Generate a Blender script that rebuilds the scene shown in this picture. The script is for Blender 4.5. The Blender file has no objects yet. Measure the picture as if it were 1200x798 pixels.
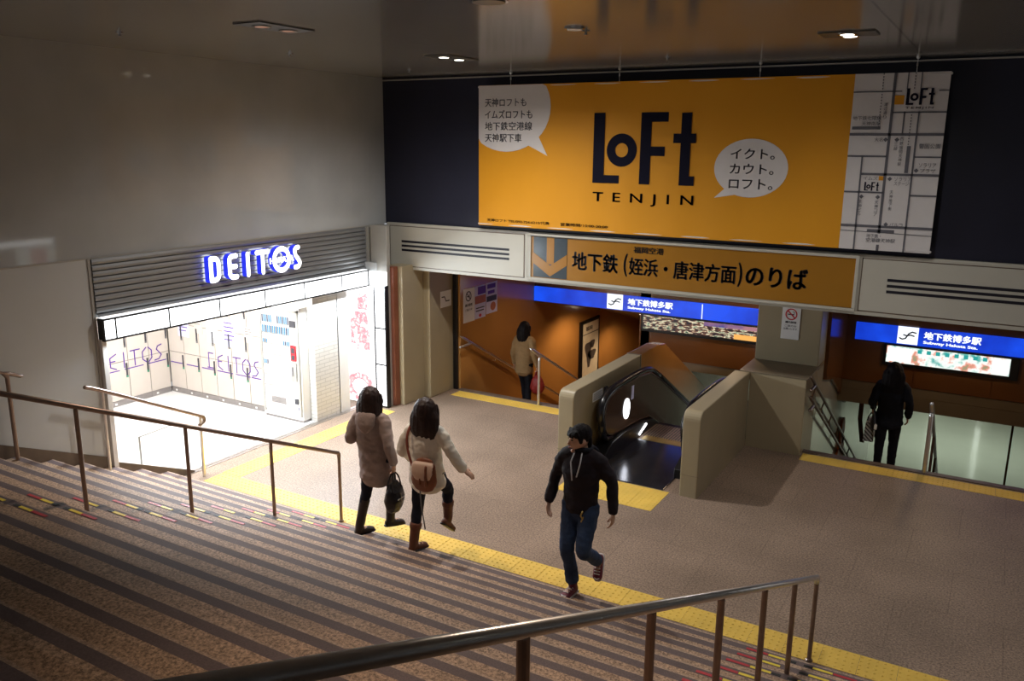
import bpy, bmesh, math, random
from mathutils import Vector, Matrix, noise
random.seed(4)
V = Vector
SC = bpy.context.scene
COL = SC.collection
PI = math.pi

# ------------------------------------------------------------------ camera
YAW, PIT, ROL = math.radians(30.11677), math.radians(13.13978), math.radians(.5463)
cy, sy = math.cos(YAW), math.sin(YAW)
fwd = V((-sy*math.cos(PIT), cy*math.cos(PIT), -math.sin(PIT)))
r0 = V((cy, sy, 0)); u0 = r0.cross(fwd)
rt = r0*math.cos(ROL)+u0*math.sin(ROL); up = -r0*math.sin(ROL)+u0*math.cos(ROL)
cam = bpy.data.cameras.new('camera'); camo = bpy.data.objects.new('camera', cam); COL.objects.link(camo)
cm = Matrix(((rt.x, up.x, -fwd.x, 0), (rt.y, up.y, -fwd.y, 0), (rt.z, up.z, -fwd.z, 4.2), (0, 0, 0, 1)))
camo.matrix_world = cm
cam.sensor_width = 36; cam.lens = 36*982.854/1200; cam.clip_start = .05; cam.clip_end = 200
SC.camera = camo

# ------------------------------------------------------------------ world, exposure
w = bpy.data.worlds.new('world'); SC.world = w; w.use_nodes = True
bg = w.node_tree.nodes['Background']
bg.inputs[0].default_value = (.88, .93, 1, 1); bg.inputs[1].default_value = .34
SC.view_settings.view_transform = 'Standard'; SC.view_settings.look = 'None'
SC.view_settings.exposure = .38; SC.view_settings.gamma = 1; SC.view_settings.use_curve_mapping = False
SC.cycles.use_denoising = True
SC.cycles.max_bounces = 6; SC.cycles.sample_clamp_indirect = 4; SC.cycles.caustics_reflective = False

WARM = (1, .76, .57); NEUT = (1, .955, .91); COOL = (.93, .97, 1)

def lamp(kind, name, loc, power, color=(1, 1, 1), size=.1, rot=(0, 0, 0), spot=None, blend=.6, sy_=None):
    l = bpy.data.lights.new(name, kind); l.energy = power; l.color = color
    if kind == 'SPOT':
        l.spot_size = math.radians(spot); l.spot_blend = blend; l.shadow_soft_size = size
    elif kind == 'AREA':
        l.size = size
        if sy_: l.shape = 'RECTANGLE'; l.size_y = sy_
    else: l.shadow_soft_size = size
    o = bpy.data.objects.new(name, l); o.location = loc; o.rotation_euler = rot; COL.objects.link(o)
    return o

P_HALL = 330; P_LOW = 230
# daylight-white ceiling panels of the shop, the lower concourse, the warm stairwell lamps
lamp('AREA', 'shop_light', (-10.6, 7.2, 2.33), 62, (1, .98, .97), 2.0, (0, 0, 0), sy_=2.6)
lamp('AREA', 'shop_light', (-9.4, 8.3, 2.33), 20, (1, .98, .97), .5, (0, 0, 0), sy_=1.2)
lamp('AREA', 'fascia_light', (-8.60, 8.0, 1.97), 165, (.84, .93, 1), .12, (0, math.radians(-38), 0), sy_=4.4)
lamp('AREA', 'concourse_light', (-.5, 27, -1.36), 66, (.88, 1, .86), 5, (0, 0, 0), sy_=3)
lamp('AREA', 'concourse_light', (-5, 30, -1.36), 36, (.88, 1, .86), 3, (0, 0, 0), sy_=3)

# ------------------------------------------------------------------ materials
M = {}
def mat(name, col, rough=.6, metal=0., spec=.5, var=0., scale=8., bump=0., bscale=60., emit=None, estr=0., speck=None, coat=0., ior=None):
    """principled material with a noise variation of the base colour and a noise bump"""
    m = bpy.data.materials.new(name); m.use_nodes = True
    nt = m.node_tree; N = nt.nodes; L = nt.links; b = N['Principled BSDF']
    b.inputs['Base Color'].default_value = (*col, 1); b.inputs['Roughness'].default_value = rough
    b.inputs['Metallic'].default_value = metal; b.inputs['Specular IOR Level'].default_value = spec
    if ior: b.inputs['IOR'].default_value = ior
    if coat: b.inputs['Coat Weight'].default_value = coat; b.inputs['Coat Roughness'].default_value = .08
    tc = N.new('ShaderNodeTexCoord')
    out = None
    if var:
        n = N.new('ShaderNodeTexNoise'); n.inputs['Scale'].default_value = scale; n.inputs['Detail'].default_value = 6
        L.new(tc.outputs['Object'], n.inputs['Vector'])
        r = N.new('ShaderNodeValToRGB'); r.color_ramp.elements[0].position = .3; r.color_ramp.elements[1].position = .7
        r.color_ramp.elements[0].color = (*[max(0, c*(1-var)) for c in col], 1); r.color_ramp.elements[1].color = (*[c*(1+var) for c in col], 1)
        L.new(n.outputs['Fac'], r.inputs['Fac']); out = r.outputs['Color']
        L.new(out, b.inputs['Base Color'])
    if speck:
        sc, dark, light = speck
        v = N.new('ShaderNodeTexNoise'); v.inputs['Scale'].default_value = sc; v.inputs['Detail'].default_value = 3; v.inputs['Roughness'].default_value = .75
        L.new(tc.outputs['Object'], v.inputs['Vector'])
        r = N.new('ShaderNodeValToRGB'); e = r.color_ramp.elements
        e[0].position = .36; e[0].color = (dark, dark, dark, 1); e[1].position = .64; e[1].color = (light, light, light, 1)
        L.new(v.outputs['Fac'], r.inputs['Fac'])
        mx = N.new('ShaderNodeMix'); mx.data_type = 'RGBA'; mx.blend_type = 'MULTIPLY'; mx.inputs[0].default_value = 1
        if out: L.new(out, mx.inputs[6])
        else: mx.inputs[6].default_value = (*col, 1)
        L.new(r.outputs['Color'], mx.inputs[7]); out = mx.outputs[2]; L.new(out, b.inputs['Base Color'])
    if bump:
        n2 = N.new('ShaderNodeTexNoise'); n2.inputs['Scale'].default_value = bscale; n2.inputs['Detail'].default_value = 4
        L.new(tc.outputs['Object'], n2.inputs['Vector'])
        bp = N.new('ShaderNodeBump'); bp.inputs['Strength'].default_value = bump; bp.inputs['Distance'].default_value = .01
        L.new(n2.outputs['Fac'], bp.inputs['Height']); L.new(bp.outputs['Normal'], b.inputs['Normal'])
    if emit:
        b.inputs['Emission Color'].default_value = (*emit, 1); b.inputs['Emission Strength'].default_value = estr
    M[name] = m
    return m

def joints(m, sx, sy, gap=.006, dark=.45, plane='xy', offset=0., shift=0.):
    """tile or panel joints drawn into the base colour with a brick texture"""
    nt = m.node_tree; N = nt.nodes; L = nt.links; b = N['Principled BSDF']
    tc = N.new('ShaderNodeTexCoord'); sp = N.new('ShaderNodeSeparateXYZ'); cb = N.new('ShaderNodeCombineXYZ')
    L.new(tc.outputs['Object'], sp.inputs[0])
    ad = N.new('ShaderNodeMath'); ad.inputs[1].default_value = -shift; L.new(sp.outputs['XYZ'.index(plane[0].upper())], ad.inputs[0]); L.new(ad.outputs[0], cb.inputs[0]); L.new(sp.outputs['XYZ'.index(plane[1].upper())], cb.inputs[1])
    br = N.new('ShaderNodeTexBrick'); br.offset = offset; br.inputs['Scale'].default_value = 1
    br.inputs['Brick Width'].default_value = sx; br.inputs['Row Height'].default_value = sy
    br.inputs['Mortar Size'].default_value = gap; br.inputs['Mortar Smooth'].default_value = .1
    br.inputs['Color1'].default_value = (1, 1, 1, 1); br.inputs['Color2'].default_value = (.93, .93, .93, 1); br.inputs['Mortar'].default_value = (dark, dark, dark, 1)
    L.new(cb.outputs[0], br.inputs['Vector'])
    mx = N.new('ShaderNodeMix'); mx.data_type = 'RGBA'; mx.blend_type = 'MULTIPLY'; mx.inputs[0].default_value = 1
    lk = b.inputs['Base Color'].links
    if lk: L.new(lk[0].from_socket, mx.inputs[6])
    else: mx.inputs[6].default_value = b.inputs['Base Color'].default_value
    L.new(br.outputs['Color'], mx.inputs[7]); L.new(mx.outputs[2], b.inputs['Base Color'])
    return m

def emis(name, col, s, var=None, scale=3, size=None):
    """glowing lamp cover / lit screen; var is a list of (position, colour) stops over a noise"""
    m = bpy.data.materials.new(name); m.use_nodes = True
    N = m.node_tree.nodes; L = m.node_tree.links; b = N['Principled BSDF']
    b.inputs['Base Color'].default_value = (.02, .02, .02, 1); b.inputs['Roughness'].default_value = .3
    b.inputs['Emission Color'].default_value = (*col, 1); b.inputs['Emission Strength'].default_value = s
    if var:
        tc = N.new('ShaderNodeTexCoord'); mp = N.new('ShaderNodeMapping'); n = N.new('ShaderNodeTexNoise'); r = N.new('ShaderNodeValToRGB')
        if size: mp.inputs['Scale'].default_value = size
        n.inputs['Scale'].default_value = scale; n.inputs['Detail'].default_value = 5
        L.new(tc.outputs['Object'], mp.inputs[0]); L.new(mp.outputs[0], n.inputs['Vector']); L.new(n.outputs['Fac'], r.inputs['Fac'])
        e = r.color_ramp.elements
        while len(e) < len(var): e.new(.5)
        for i, (p, c) in enumerate(var): e[i].position = p; e[i].color = (*c, 1)
        L.new(r.outputs['Color'], b.inputs['Emission Color'])
    M[name] = m
    return m

# stone, wall and metal
joints(mat('floor_stone', (.265, .192, .143), .45, spec=.35, var=.16, scale=1.1, speck=(52, .52, 1.5), bump=.03), .9, .9, .005, .74, offset=.5)
mat('tread_stone', (.36, .245, .165), .6, spec=.3, var=.18, scale=2.2, speck=(60, .42, 1.6), bump=.06)
mat('band_stone', (.135, .10, .098), .65, spec=.3, var=.12, scale=3, speck=(90, .85, 1.15))
mat('rim_highlight', (.42, .30, .22), .6, spec=.3, speck=(60, .6, 1.3))  # highlight on the nosing edge, painted as a lighter stone colour
mat('riser_stone', (.28, .2, .15), .7, spec=.2, speck=(60, .6, 1.3))
joints(mat('marble', (.425, .445, .455), .05, spec=.5, var=.10, scale=1.1, bump=.0), 60, 60, .002, .9, 'yz')
mat('grey_panel', (.53, .555, .565), .5, var=.02, scale=2)
mat('skirting', (.13, .095, .07), .45, var=.2, scale=5)
mat('navy', (.017, .018, .034), .42, spec=.3, var=.15, scale=1.5)
mat('lintel_white', (.46, .445, .385), .45, var=.04, scale=2)
mat('slot_black', (.004, .004, .012), .5)
mat('beige', (.35, .29, .185), .38, spec=.4, var=.06, scale=1.5)
mat('beige_dark', (.21, .165, .11), .35, var=.08, scale=2)
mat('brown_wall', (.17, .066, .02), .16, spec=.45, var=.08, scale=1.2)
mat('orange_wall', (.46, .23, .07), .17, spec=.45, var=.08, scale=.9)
mat('pale_wall', (.50, .49, .40), .12, spec=.5, var=.04, scale=1)
mat('pale_floor', (.50, .52, .45), .07, spec=.6, var=.03, scale=1)
mat('steel', (.72, .71, .70), .30, metal=1, var=.05, scale=20)
mat('steel_dark', (.30, .235, .205), .34, metal=1, var=.1, scale=20)
mat('shutter', (.29, .305, .32), .38, metal=.6, var=.05, scale=2)
mat('frame_grey', (.42, .41, .38), .4, metal=.3, var=.04)
mat('red_column', (.20, .06, .03), .4, var=.15, scale=3)
mat('black', (.008, .008, .010), .35, var=.1)
mat('rubber', (.006, .006, .009), .25, spec=.6, var=.1)
mat('plate', (.055, .058, .072), .16, metal=.7, var=.2, scale=6, bump=.04, bscale=40)
mat('esc_panel', (.075, .04, .026), .14, spec=.6, var=.2, scale=3)
mat('white_paint', (.80, .79, .77), .5, var=.02)
mat('white_tile', (.74, .72, .68), .35, var=.03)
joints(M['white_tile'], .22, .06, .006, .72, 'yz', .5)
mat('shop_floor', (.86, .85, .84), .25, var=.01)
mat('locker', (.58, .525, .47), .4, var=.02, scale=4)
mat('locker_gap', (.25, .23, .22), .6, var=.1)
mat('purple', (.10, .03, .30), .5, var=.05)
mat('paper_white', (.84, .85, .87), .7, var=.02)
mat('paper_lilac', (.62, .62, .86), .7, var=.03)
mat('ink', (.05, .05, .06), .6, var=.05)
mat('ink_grey', (.16, .16, .17), .6, var=.05)
mat('handle_green', (.05, .30, .17), .5, var=.1)
mat('tactile', (.74, .49, .085), .55, var=.10, scale=3, bump=.0)
mat('tape_red', (.45, .03, .04), .5, var=.15, scale=20)
mat('tape_yellow', (.80, .62, .06), .5, var=.1, scale=20)
mat('tape_black', (.012, .014, .012), .6, var=.2, scale=20)
mat('banner_orange', (.64, .28, .010), .55, spec=.3, var=.02, scale=1)
mat('banner_white', (.62, .60, .60), .55, spec=.3, var=.02)
mat('banner_ink', (.006, .006, .018), .7, spec=.1, var=.1)
mat('banner_line', (.10, .10, .12), .6, var=.1)
mat('sign_orange', (.30, .135, .014), .25, spec=.5, var=.05, scale=1.5)
mat('sign_slate', (.04, .055, .065), .2, var=.06)
mat('sign_ink', (.008, .008, .010), .4, var=.1)
mat('red', (.55, .02, .03), .45, var=.05)
mat('skin', (.62, .38, .27), .5, spec=.35, var=.05, scale=20)
mat('lip', (.36, .12, .10), .45, var=.05)
mat('eye_dark', (.012, .009, .008), .25, var=.1)
mat('hair', (.006, .004, .005), .6, spec=.15, var=.3, scale=40, bump=.5, bscale=90)
mat('hair_brown', (.020, .008, .007), .5, spec=.3, var=.3, scale=40, bump=.5, bscale=90)
mat('coat_taupe', (.33, .265, .25), .85, spec=.15, var=.14, scale=14, bump=.35, bscale=70)
mat('coat_white', (.80, .77, .69), .8, spec=.2, var=.06, scale=10, bump=.2, bscale=50)
mat('coat_tan', (.30, .19, .09), .8, spec=.2, var=.08, scale=10, bump=.25, bscale=60)
mat('coat_black', (.010, .012, .020), .75, spec=.2, var=.2, scale=10, bump=.25, bscale=60)
mat('jacket_dark', (.016, .011, .016), .7, spec=.25, var=.25, scale=10, bump=.25, bscale=60)
mat('hoodie_dark', (.011, .012, .018), .8, spec=.2, var=.2, scale=10, bump=.25, bscale=60)
mat('cord_white', (.62, .62, .66), .7, var=.05)
mat('denim', (.035, .06, .125), .8, spec=.2, var=.35, scale=6, bump=.3, bscale=120)
mat('denim_dark', (.010, .013, .026), .8, spec=.2, var=.2, scale=8, bump=.3, bscale=120)
mat('trouser_black', (.009, .009, .013), .75, spec=.2, var=.2, scale=8, bump=.2, bscale=80)
mat('boot_dark', (.022, .013, .012), .5, var=.25, scale=12, bump=.2)
mat('boot_brown', (.115, .035, .016), .55, var=.25, scale=12, bump=.2)
mat('shoe_maroon', (.13, .014, .035), .6, var=.15, scale=12)
mat('shoe_white', (.62, .58, .58), .6, var=.05)
mat('leather_black', (.010, .010, .014), .33, spec=.5, var=.2, scale=12, bump=.2)
mat('leather_brown', (.19, .058, .022), .45, var=.2, scale=12, bump=.15)
mat('leather_cream', (.66, .48, .38), .5, var=.06, scale=12, bump=.15)
mat('bag_red', (.30, .018, .012), .55, var=.2, scale=8, bump=.2)
mat('strap_red', (.22, .05, .025), .5, var=.1)
mat('orange_tint', (.45, .15, .04), .5, var=.15, scale=6)
mat('brass', (.5, .36, .12), .4, metal=.8, var=.1)
mat('fixture', (.10, .098, .09), .35, metal=.4, var=.08)
mat('chrome', (.7, .7, .7), .12, metal=1, var=.02)
mat('poster_ink', (.10, .09, .10), .5, var=.1)
mat('mirror_lens', (.55, .40, .34), .15, metal=.9, var=.1)

# stripes of a paper bag
m = mat('bag_stripe', (.55, .55, .53), .6)
N = m.node_tree.nodes; L = m.node_tree.links
tc = N.new('ShaderNodeTexCoord'); wv = N.new('ShaderNodeTexWave'); wv.inputs['Scale'].default_value = 11; wv.bands_direction = 'DIAGONAL'
cr = N.new('ShaderNodeValToRGB'); cr.color_ramp.interpolation = 'CONSTANT'; cr.color_ramp.elements[0].color = (.06, .06, .06, 1); cr.color_ramp.elements[1].position = .45; cr.color_ramp.elements[1].color = (.55, .54, .5, 1)
L.new(tc.outputs['Object'], wv.inputs[0]); L.new(wv.outputs['Fac'], cr.inputs[0]); L.new(cr.outputs[0], N['Principled BSDF'].inputs['Base Color'])
# polished dark ceiling panels with joints
joints(mat('ceiling_panel', (.20, .195, .185), .15, spec=.8, var=.06, scale=1, ior=1.5), 4.38, 60, .010, .25, 'xy', 0., -5.36)
M['ceiling_panel'].node_tree.nodes['Principled BSDF'].inputs['Anisotropic'].default_value = .0

# glowing things
emis('band_glow', (.95, .98, 1), 2.56)
emis('band_dim', (.85, .95, .9), 1.0)
emis('poster_pink', (.8, .35, .35), .8)
emis('strip_glow', (.95, .98, 1), 1.1)
emis('letter_white', (.97, .98, 1), 2.4)
emis('letter_blue', (.02, .035, .85), .8)
emis('blue_sign', (.006, .045, .62), .75, [(.35, (.004, .03, .50)), (.62, (.008, .09, .95))], 1.1)
emis('sign_white', (.9, .95, 1), 1.0)
emis('poster_white', (1, .97, .96), 1.68)
emis('poster_red', (.85, .12, .16), 1.1, [(.40, (1, .93, .92)), (.47, (.85, .20, .26)), (.56, (.95, .55, .55)), (.62, (1, .95, .94))], 9)
emis('city_view', (1, 1, 1), .75, [(.44, (.012, .01, .02)), (.51, (.22, .09, .05)), (.56, (1, .88, .62)), (.60, (.30, .48, .30)), (.66, (.02, .015, .02))], 10, (.8, 1, 3.0))
emis('city_sky', (.30, .18, .40), .6, [(.4, (.05, .07, .35)), (.6, (.55, .25, .30))], 2)
emis('map_ad', (1, 1, 1), .85, [(.36, (.10, .42, .38)), (.45, (.80, .92, .86)), (.52, (.95, .96, .90)), (.60, (.80, .30, .22)), (.68, (.35, .30, .18))], 6)
emis('ad_white', (.86, .95, .90), .95)
emis('ad_teal', (.02, .32, .30), .9)
emis('ad_orange', (.9, .42, .10), .9)
emis('added_glow', (.80, .92, 1), 10)
emis('lens_glow', (1, .93, .80), 9)
emis('lens_dim', (.9, .45, .30), .35)
emis('panel_glow', (1, .99, .97), 3.5)
emis('concourse_glow', (.9, 1, .88), 5)
emis('oval_glow', (.93, .95, 1), 5)
emis('vend_white', (1, .98, .97), 1.0)
emis('vend_blue', (.05, .42, .75), .8)
emis('vend_navy', (.04, .10, .30), .5)

# ------------------------------------------------------------------ mesh helpers
class MB:
    """collects shapes into one mesh"""
    def __init__(s): s.v = []; s.f = []; s.mi = []
    def add(s, vs, fs, mi=0):
        k = len(s.v); s.v += [V(p) for p in vs]; s.f += [tuple(i+k for i in f) for f in fs]; s.mi += [mi]*len(fs); return s
    def box(s, x0, x1, y0, y1, z0, z1, mi=0):
        x0, x1 = min(x0, x1), max(x0, x1); y0, y1 = min(y0, y1), max(y0, y1); z0, z1 = min(z0, z1), max(z0, z1)
        return s.add([(x0, y0, z0), (x1, y0, z0), (x1, y1, z0), (x0, y1, z0), (x0, y0, z1), (x1, y0, z1), (x1, y1, z1), (x0, y1, z1)],
                     [(0, 3, 2, 1), (4, 5, 6, 7), (0, 1, 5, 4), (1, 2, 6, 5), (2, 3, 7, 6), (3, 0, 4, 7)], mi)
    def prism(s, poly, fr, d0, d1, mi=0, side=None):
        """polygon in the (u,v) plane of frame fr, extruded from d0 to d1 along the frame's normal"""
        n = len(poly); a = sum(poly[i][0]*poly[(i+1) % n][1]-poly[(i+1) % n][0]*poly[i][1] for i in range(n))
        if a < 0: poly = poly[::-1]
        P = [fr(u, v, d0) for u, v in poly]+[fr(u, v, d1) for u, v in poly]
        k = len(s.v); s.v += P
        s.f += [tuple(k+i for i in range(n-1, -1, -1)), tuple(k+n+i for i in range(n))]; s.mi += [mi, mi]
        for i in range(n):
            j = (i+1) % n; s.f.append((k+i, k+j, k+n+j, k+n+i)); s.mi.append(mi if side is None else side)
        return s
    def rect(s, fr, u0, u1, v0, v1, d0, d1, mi=0, side=None):
        return s.prism([(u0, v0), (u1, v0), (u1, v1), (u0, v1)], fr, d0, d1, mi, side)
    def disc(s, fr, u, v, ru, rv, d0, d1, mi=0, n=24, side=None):
        return s.prism([(u+ru*math.cos(2*PI*i/n), v+rv*math.sin(2*PI*i/n)) for i in range(n)], fr, d0, d1, mi, side)
    def ring(s, fr, u, v, r1, r0, d0, d1, mi=0, n=28, side=None, asp=1.):
        side = mi if side is None else side
        k = len(s.v)
        for d in (d0, d1):
            for r in (r1, r0):
                s.v += [fr(u+r*math.cos(2*PI*i/n)*asp, v+r*math.sin(2*PI*i/n), d) for i in range(n)]
        for i in range(n):
            j = (i+1) % n
            s.f += [(k+2*n+i, k+2*n+j, k+3*n+j, k+3*n+i)[::-1] if False else (k+2*n+i, k+2*n+j, k+3*n+j, k+3*n+i),
                    (k+i, k+n+i, k+n+j, k+j), (k+i, k+j, k+2*n+j, k+2*n+i), (k+n+i, k+3*n+i, k+3*n+j, k+n+j)]
            s.mi += [mi, mi, side, side]
        return s
    def stroke(s, pts, wd, fr, d0, d1, mi=0, side=None, caps=True):
        """flat thick line through (u,v) points"""
        for (a, b), (c, d) in zip(pts, pts[1:]):
            l = math.hypot(c-a, d-b)
            if l < 1e-6: continue
            nx, ny = -(d-b)/l*wd/2, (c-a)/l*wd/2
            s.prism([(a+nx, b+ny), (a-nx, b-ny), (c-nx, d-ny), (c+nx, d+ny)], fr, d0, d1, mi, side)
        if caps:
            for a, b in pts: s.disc(fr, a, b, wd/2, wd/2, d0, d1, mi, 12, side)
        return s
    def tube(s, pts, r, n=10, mi=0, cap=True):
        vs, fs = loft_raw([V(p) for p in pts], [(r, r)]*len(pts) if not isinstance(r, (list, tuple)) else [(q, q) for q in r], n, cap)
        return s.add(vs, fs, mi)
    def text(s, body, fr, u0, u1, v0, v1, d0, d1, mi=0, bold=0., side=None, fit=True, space=1.):
        vs, fs = text_raw(body, 0., space)
        if bold:
            sh = [(-1, 0), (1, 0), (0, 1), (0, -1)]; q = bold*1.5; n0 = len(vs)
            fs = [tuple(i+n0*k for i in f) for k in range(4) for f in fs]; vs = [(p[0]+a*q, p[1]+b_*q*.6, p[2]) for a, b_ in sh for p in vs]
        xs = [p[0] for p in vs]; ys = [p[1] for p in vs]
        a, b, c, d = min(xs), max(xs), min(ys), max(ys)
        if fit: su, sv = (u1-u0)/(b-a), (v1-v0)/(d-c)
        else: su = sv = (v1-v0)/(d-c)
        dd = d1-d0
        return s.add([fr(u0+(p[0]-a)*su, v0+(p[1]-c)*sv, d0+dd*(1 if p[2] > 0 else 0)) for p in vs], fs, mi)
    def build(s, name, mats, parent=None, bevel=0., seg=2, smooth=False, local=False, label=None):
        me = bpy.data.meshes.new(name)
        off = V((0, 0, 0)) if local else origin(parent)
        me.from_pydata([p-off for p in s.v], [], s.f)
        mats = mats if isinstance(mats, (list, tuple)) else [mats]
        for m in mats: me.materials.append(M[m])
        me.polygons.foreach_set('material_index', s.mi)
        if bevel or True:
            bm = bmesh.new(); bm.from_mesh(me)
            if bevel:
                bmesh.ops.remove_doubles(bm, verts=bm.verts, dist=1e-5)
                es = [e for e in bm.edges if len(e.link_faces) == 2 and e.calc_face_angle(0) > .5]
                bmesh.ops.bevel(bm, geom=es, offset=bevel, segments=seg, profile=.6, affect='EDGES', clamp_overlap=True)
            bmesh.ops.recalc_face_normals(bm, faces=bm.faces)
            bm.to_mesh(me); bm.free()
        if smooth:
            me.polygons.foreach_set('use_smooth', [True]*len(me.polygons))
        me.update()
        o = bpy.data.objects.new(name, me); COL.objects.link(o)
        if parent: o.parent = parent
        if label: o['label'] = label
        return o

def origin(o):
    p = V((0, 0, 0))
    while o: p = p+o.location; o = o.parent
    return p

def loft_raw(C, R, n=12, cap=True, side=None):
    """tube through centres C with elliptical radii R, rounded ends"""
    C = [V(c) for c in C]; rings = []; ref = V(side) if side is not None else None
    m = len(C); prev = None
    T = []
    for i in range(m):
        a = C[max(0, i-1)]; b = C[min(m-1, i+1)]
        t = (C[i]-a).normalized()+(b-C[i]).normalized() if 0 < i < m-1 else (b-a)
        if t.length < 1e-6: t = b-a
        T.append(t.normalized())
    items = []
    if cap:
        q = max(R[0]); items += [(C[0]-T[0]*q*.55, (R[0][0]*.3, R[0][1]*.3), T[0]), (C[0]-T[0]*q*.38, (R[0][0]*.72, R[0][1]*.72), T[0])]
    items += [(C[i], R[i], T[i]) for i in range(m)]
    if cap:
        q = max(R[-1]); items += [(C[-1]+T[-1]*q*.38, (R[-1][0]*.72, R[-1][1]*.72), T[-1]), (C[-1]+T[-1]*q*.55, (R[-1][0]*.3, R[-1][1]*.3), T[-1])]
    vs = []; fs = []
    for c, (a, b), t in items:
        if ref is not None: u = ref-t*ref.dot(t)
        elif prev is not None: u = prev-t*prev.dot(t)
        else:
            u = V((1, 0, 0))-t*t.x
            if u.length < .2: u = V((0, 1, 0))-t*t.y
        if u.length < 1e-4: u = V((0, 0, 1))-t*t.z
        u.normalize(); v = t.cross(u); prev = u
        vs += [c+u*a*math.cos(2*PI*k/n)+v*b*math.sin(2*PI*k/n) for k in range(n)]
    k = len(items)
    for i in range(k-1):
        for j in range(n):
            j2 = (j+1) % n; fs.append((i*n+j, i*n+j2, (i+1)*n+j2, (i+1)*n+j))
    fs.append(tuple(range(n-1, -1, -1))); fs.append(tuple((k-1)*n+j for j in range(n)))
    return vs, fs

def spline(P, R, sub=4):
    P = [V(p) for p in P]; R = [(r, r) if not isinstance(r, (tuple, list)) else r for r in R]
    oc, orr = [], []; n = len(P)
    for i in range(n-1):
        p0, p1, p2, p3 = P[max(0, i-1)], P[i], P[i+1], P[min(n-1, i+2)]
        for k in range(sub):
            t = k/sub
            oc.append(.5*((2*p1)+(p2-p0)*t+(2*p0-5*p1+4*p2-p3)*t*t+(3*p1-p0-3*p2+p3)*t*t*t))
            orr.append((R[i][0]*(1-t)+R[i+1][0]*t, R[i][1]*(1-t)+R[i+1][1]*t))
    oc.append(P[-1]); orr.append(R[-1])
    return oc, orr

TXT = {}
def text_raw(body, bold=0., space=1.):
    key = (body, bold, space)
    if key in TXT: return TXT[key]
    cu = bpy.data.curves.new('lettering', 'FONT'); cu.body = body; cu.size = 1; cu.extrude = .1; cu.resolution_u = 3; cu.space_character = space
    o = bpy.data.objects.new('lettering', cu); COL.objects.link(o)
    dg = bpy.context.evaluated_depsgraph_get(); dg.update()
    me = bpy.data.meshes.new_from_object(o.evaluated_get(dg))
    vs = [tuple(v.co) for v in me.vertices]; fs = [tuple(p.vertices) for p in me.polygons]
    bpy.data.objects.remove(o); bpy.data.curves.remove(cu); bpy.data.meshes.remove(me)
    if not vs: vs, fs = [(0, 0, 0), (1, 0, 0), (1, 1, .1)], [(0, 1, 2)]
    TXT[key] = (vs, fs)
    return vs, fs

def FAR(y): return lambda u, v, d: V((u, y-d, v))          # facing -Y
def LEFT(x): return lambda u, v, d: V((x+d, u, v))         # facing +X
def RIGHT(x): return lambda u, v, d: V((x-d, -u, v))       # facing -X
def UPF(z): return lambda u, v, d: V((u, v, z+d))          # facing up
def DOWNF(z): return lambda u, v, d: V((u, -v, z-d))       # facing down

def thing(name, label, cat, loc=(0, 0, 0), rotz=0, group=None):
    o = bpy.data.objects.new(name, None); o.empty_display_size = .1; COL.objects.link(o)
    o.location = loc; o.rotation_euler = (0, 0, rotz); o['label'] = label; o['category'] = cat
    if group: o['group'] = group
    return o
def tag(o, label, cat, group=None):
    o['label'] = label; o['category'] = cat
    if group: o['group'] = group
    return o
def struct(mb, name, mats, **k):
    o = mb.build(name, mats, **k); o['kind'] = 'structure'; return o
def copy_thing(o, loc, label, parent=None):
    c = o.copy(); COL.objects.link(c)
    if parent: c.parent = parent
    else: c.location = loc; c['label'] = label
    for ch in o.children: copy_thing(ch, None, None, c)
    return c

# ------------------------------------------------------------------ the setting
ST, SR, NOS = .3547, .1566, 6.752
def nos(n): return NOS-ST*n
def step_z(y): return max(0, math.floor((NOS-y)/ST+1e-6))*SR if y < NOS-ST else 0.
TOP = 25
XL, XR = -8.73, 7.9
YF = 10.85

b = MB()   # concourse floor
b.add([(-12.3, nos(1), 0), (XR, nos(1), 0), (XR, 11.85, 0), (-12.3, 11.85, 0)], [(0, 1, 2, 3)])
b.add([(-8.3, 11.85, 0), (XR, 11.85, 0), (XR, 11.85, -.4), (-8.3, 11.85, -.4)], [(3, 2, 1, 0)])
struct(b, 'floor', ['floor_stone'])
b = MB()
for n in range(1, TOP+1):
    y1, z = nos(n), n*SR
    y0 = nos(n+1) if n < TOP else -7
    b.add([(XL, y1, z-SR), (XR, y1, z-SR), (XR, y1, z), (XL, y1, z)], [(0, 1, 2, 3)][::-1], 3)
    ys = [y1, y1-.016, y1-.082, y0]
    for k, mi in enumerate((2, 1, 0)):
        b.add([(XL, ys[k+1], z), (XR, ys[k+1], z), (XR, ys[k], z), (XL, ys[k], z)], [(0, 1, 2, 3)], mi)
b.add([(XL, -7, 0), (XR, -7, 0), (XR, -7, TOP*SR), (XL, -7, TOP*SR)], [(0, 1, 2, 3)], 3)
st = struct(b, 'floor_stairs', ['tread_stone', 'band_stone', 'rim_highlight', 'riser_stone'])

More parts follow.
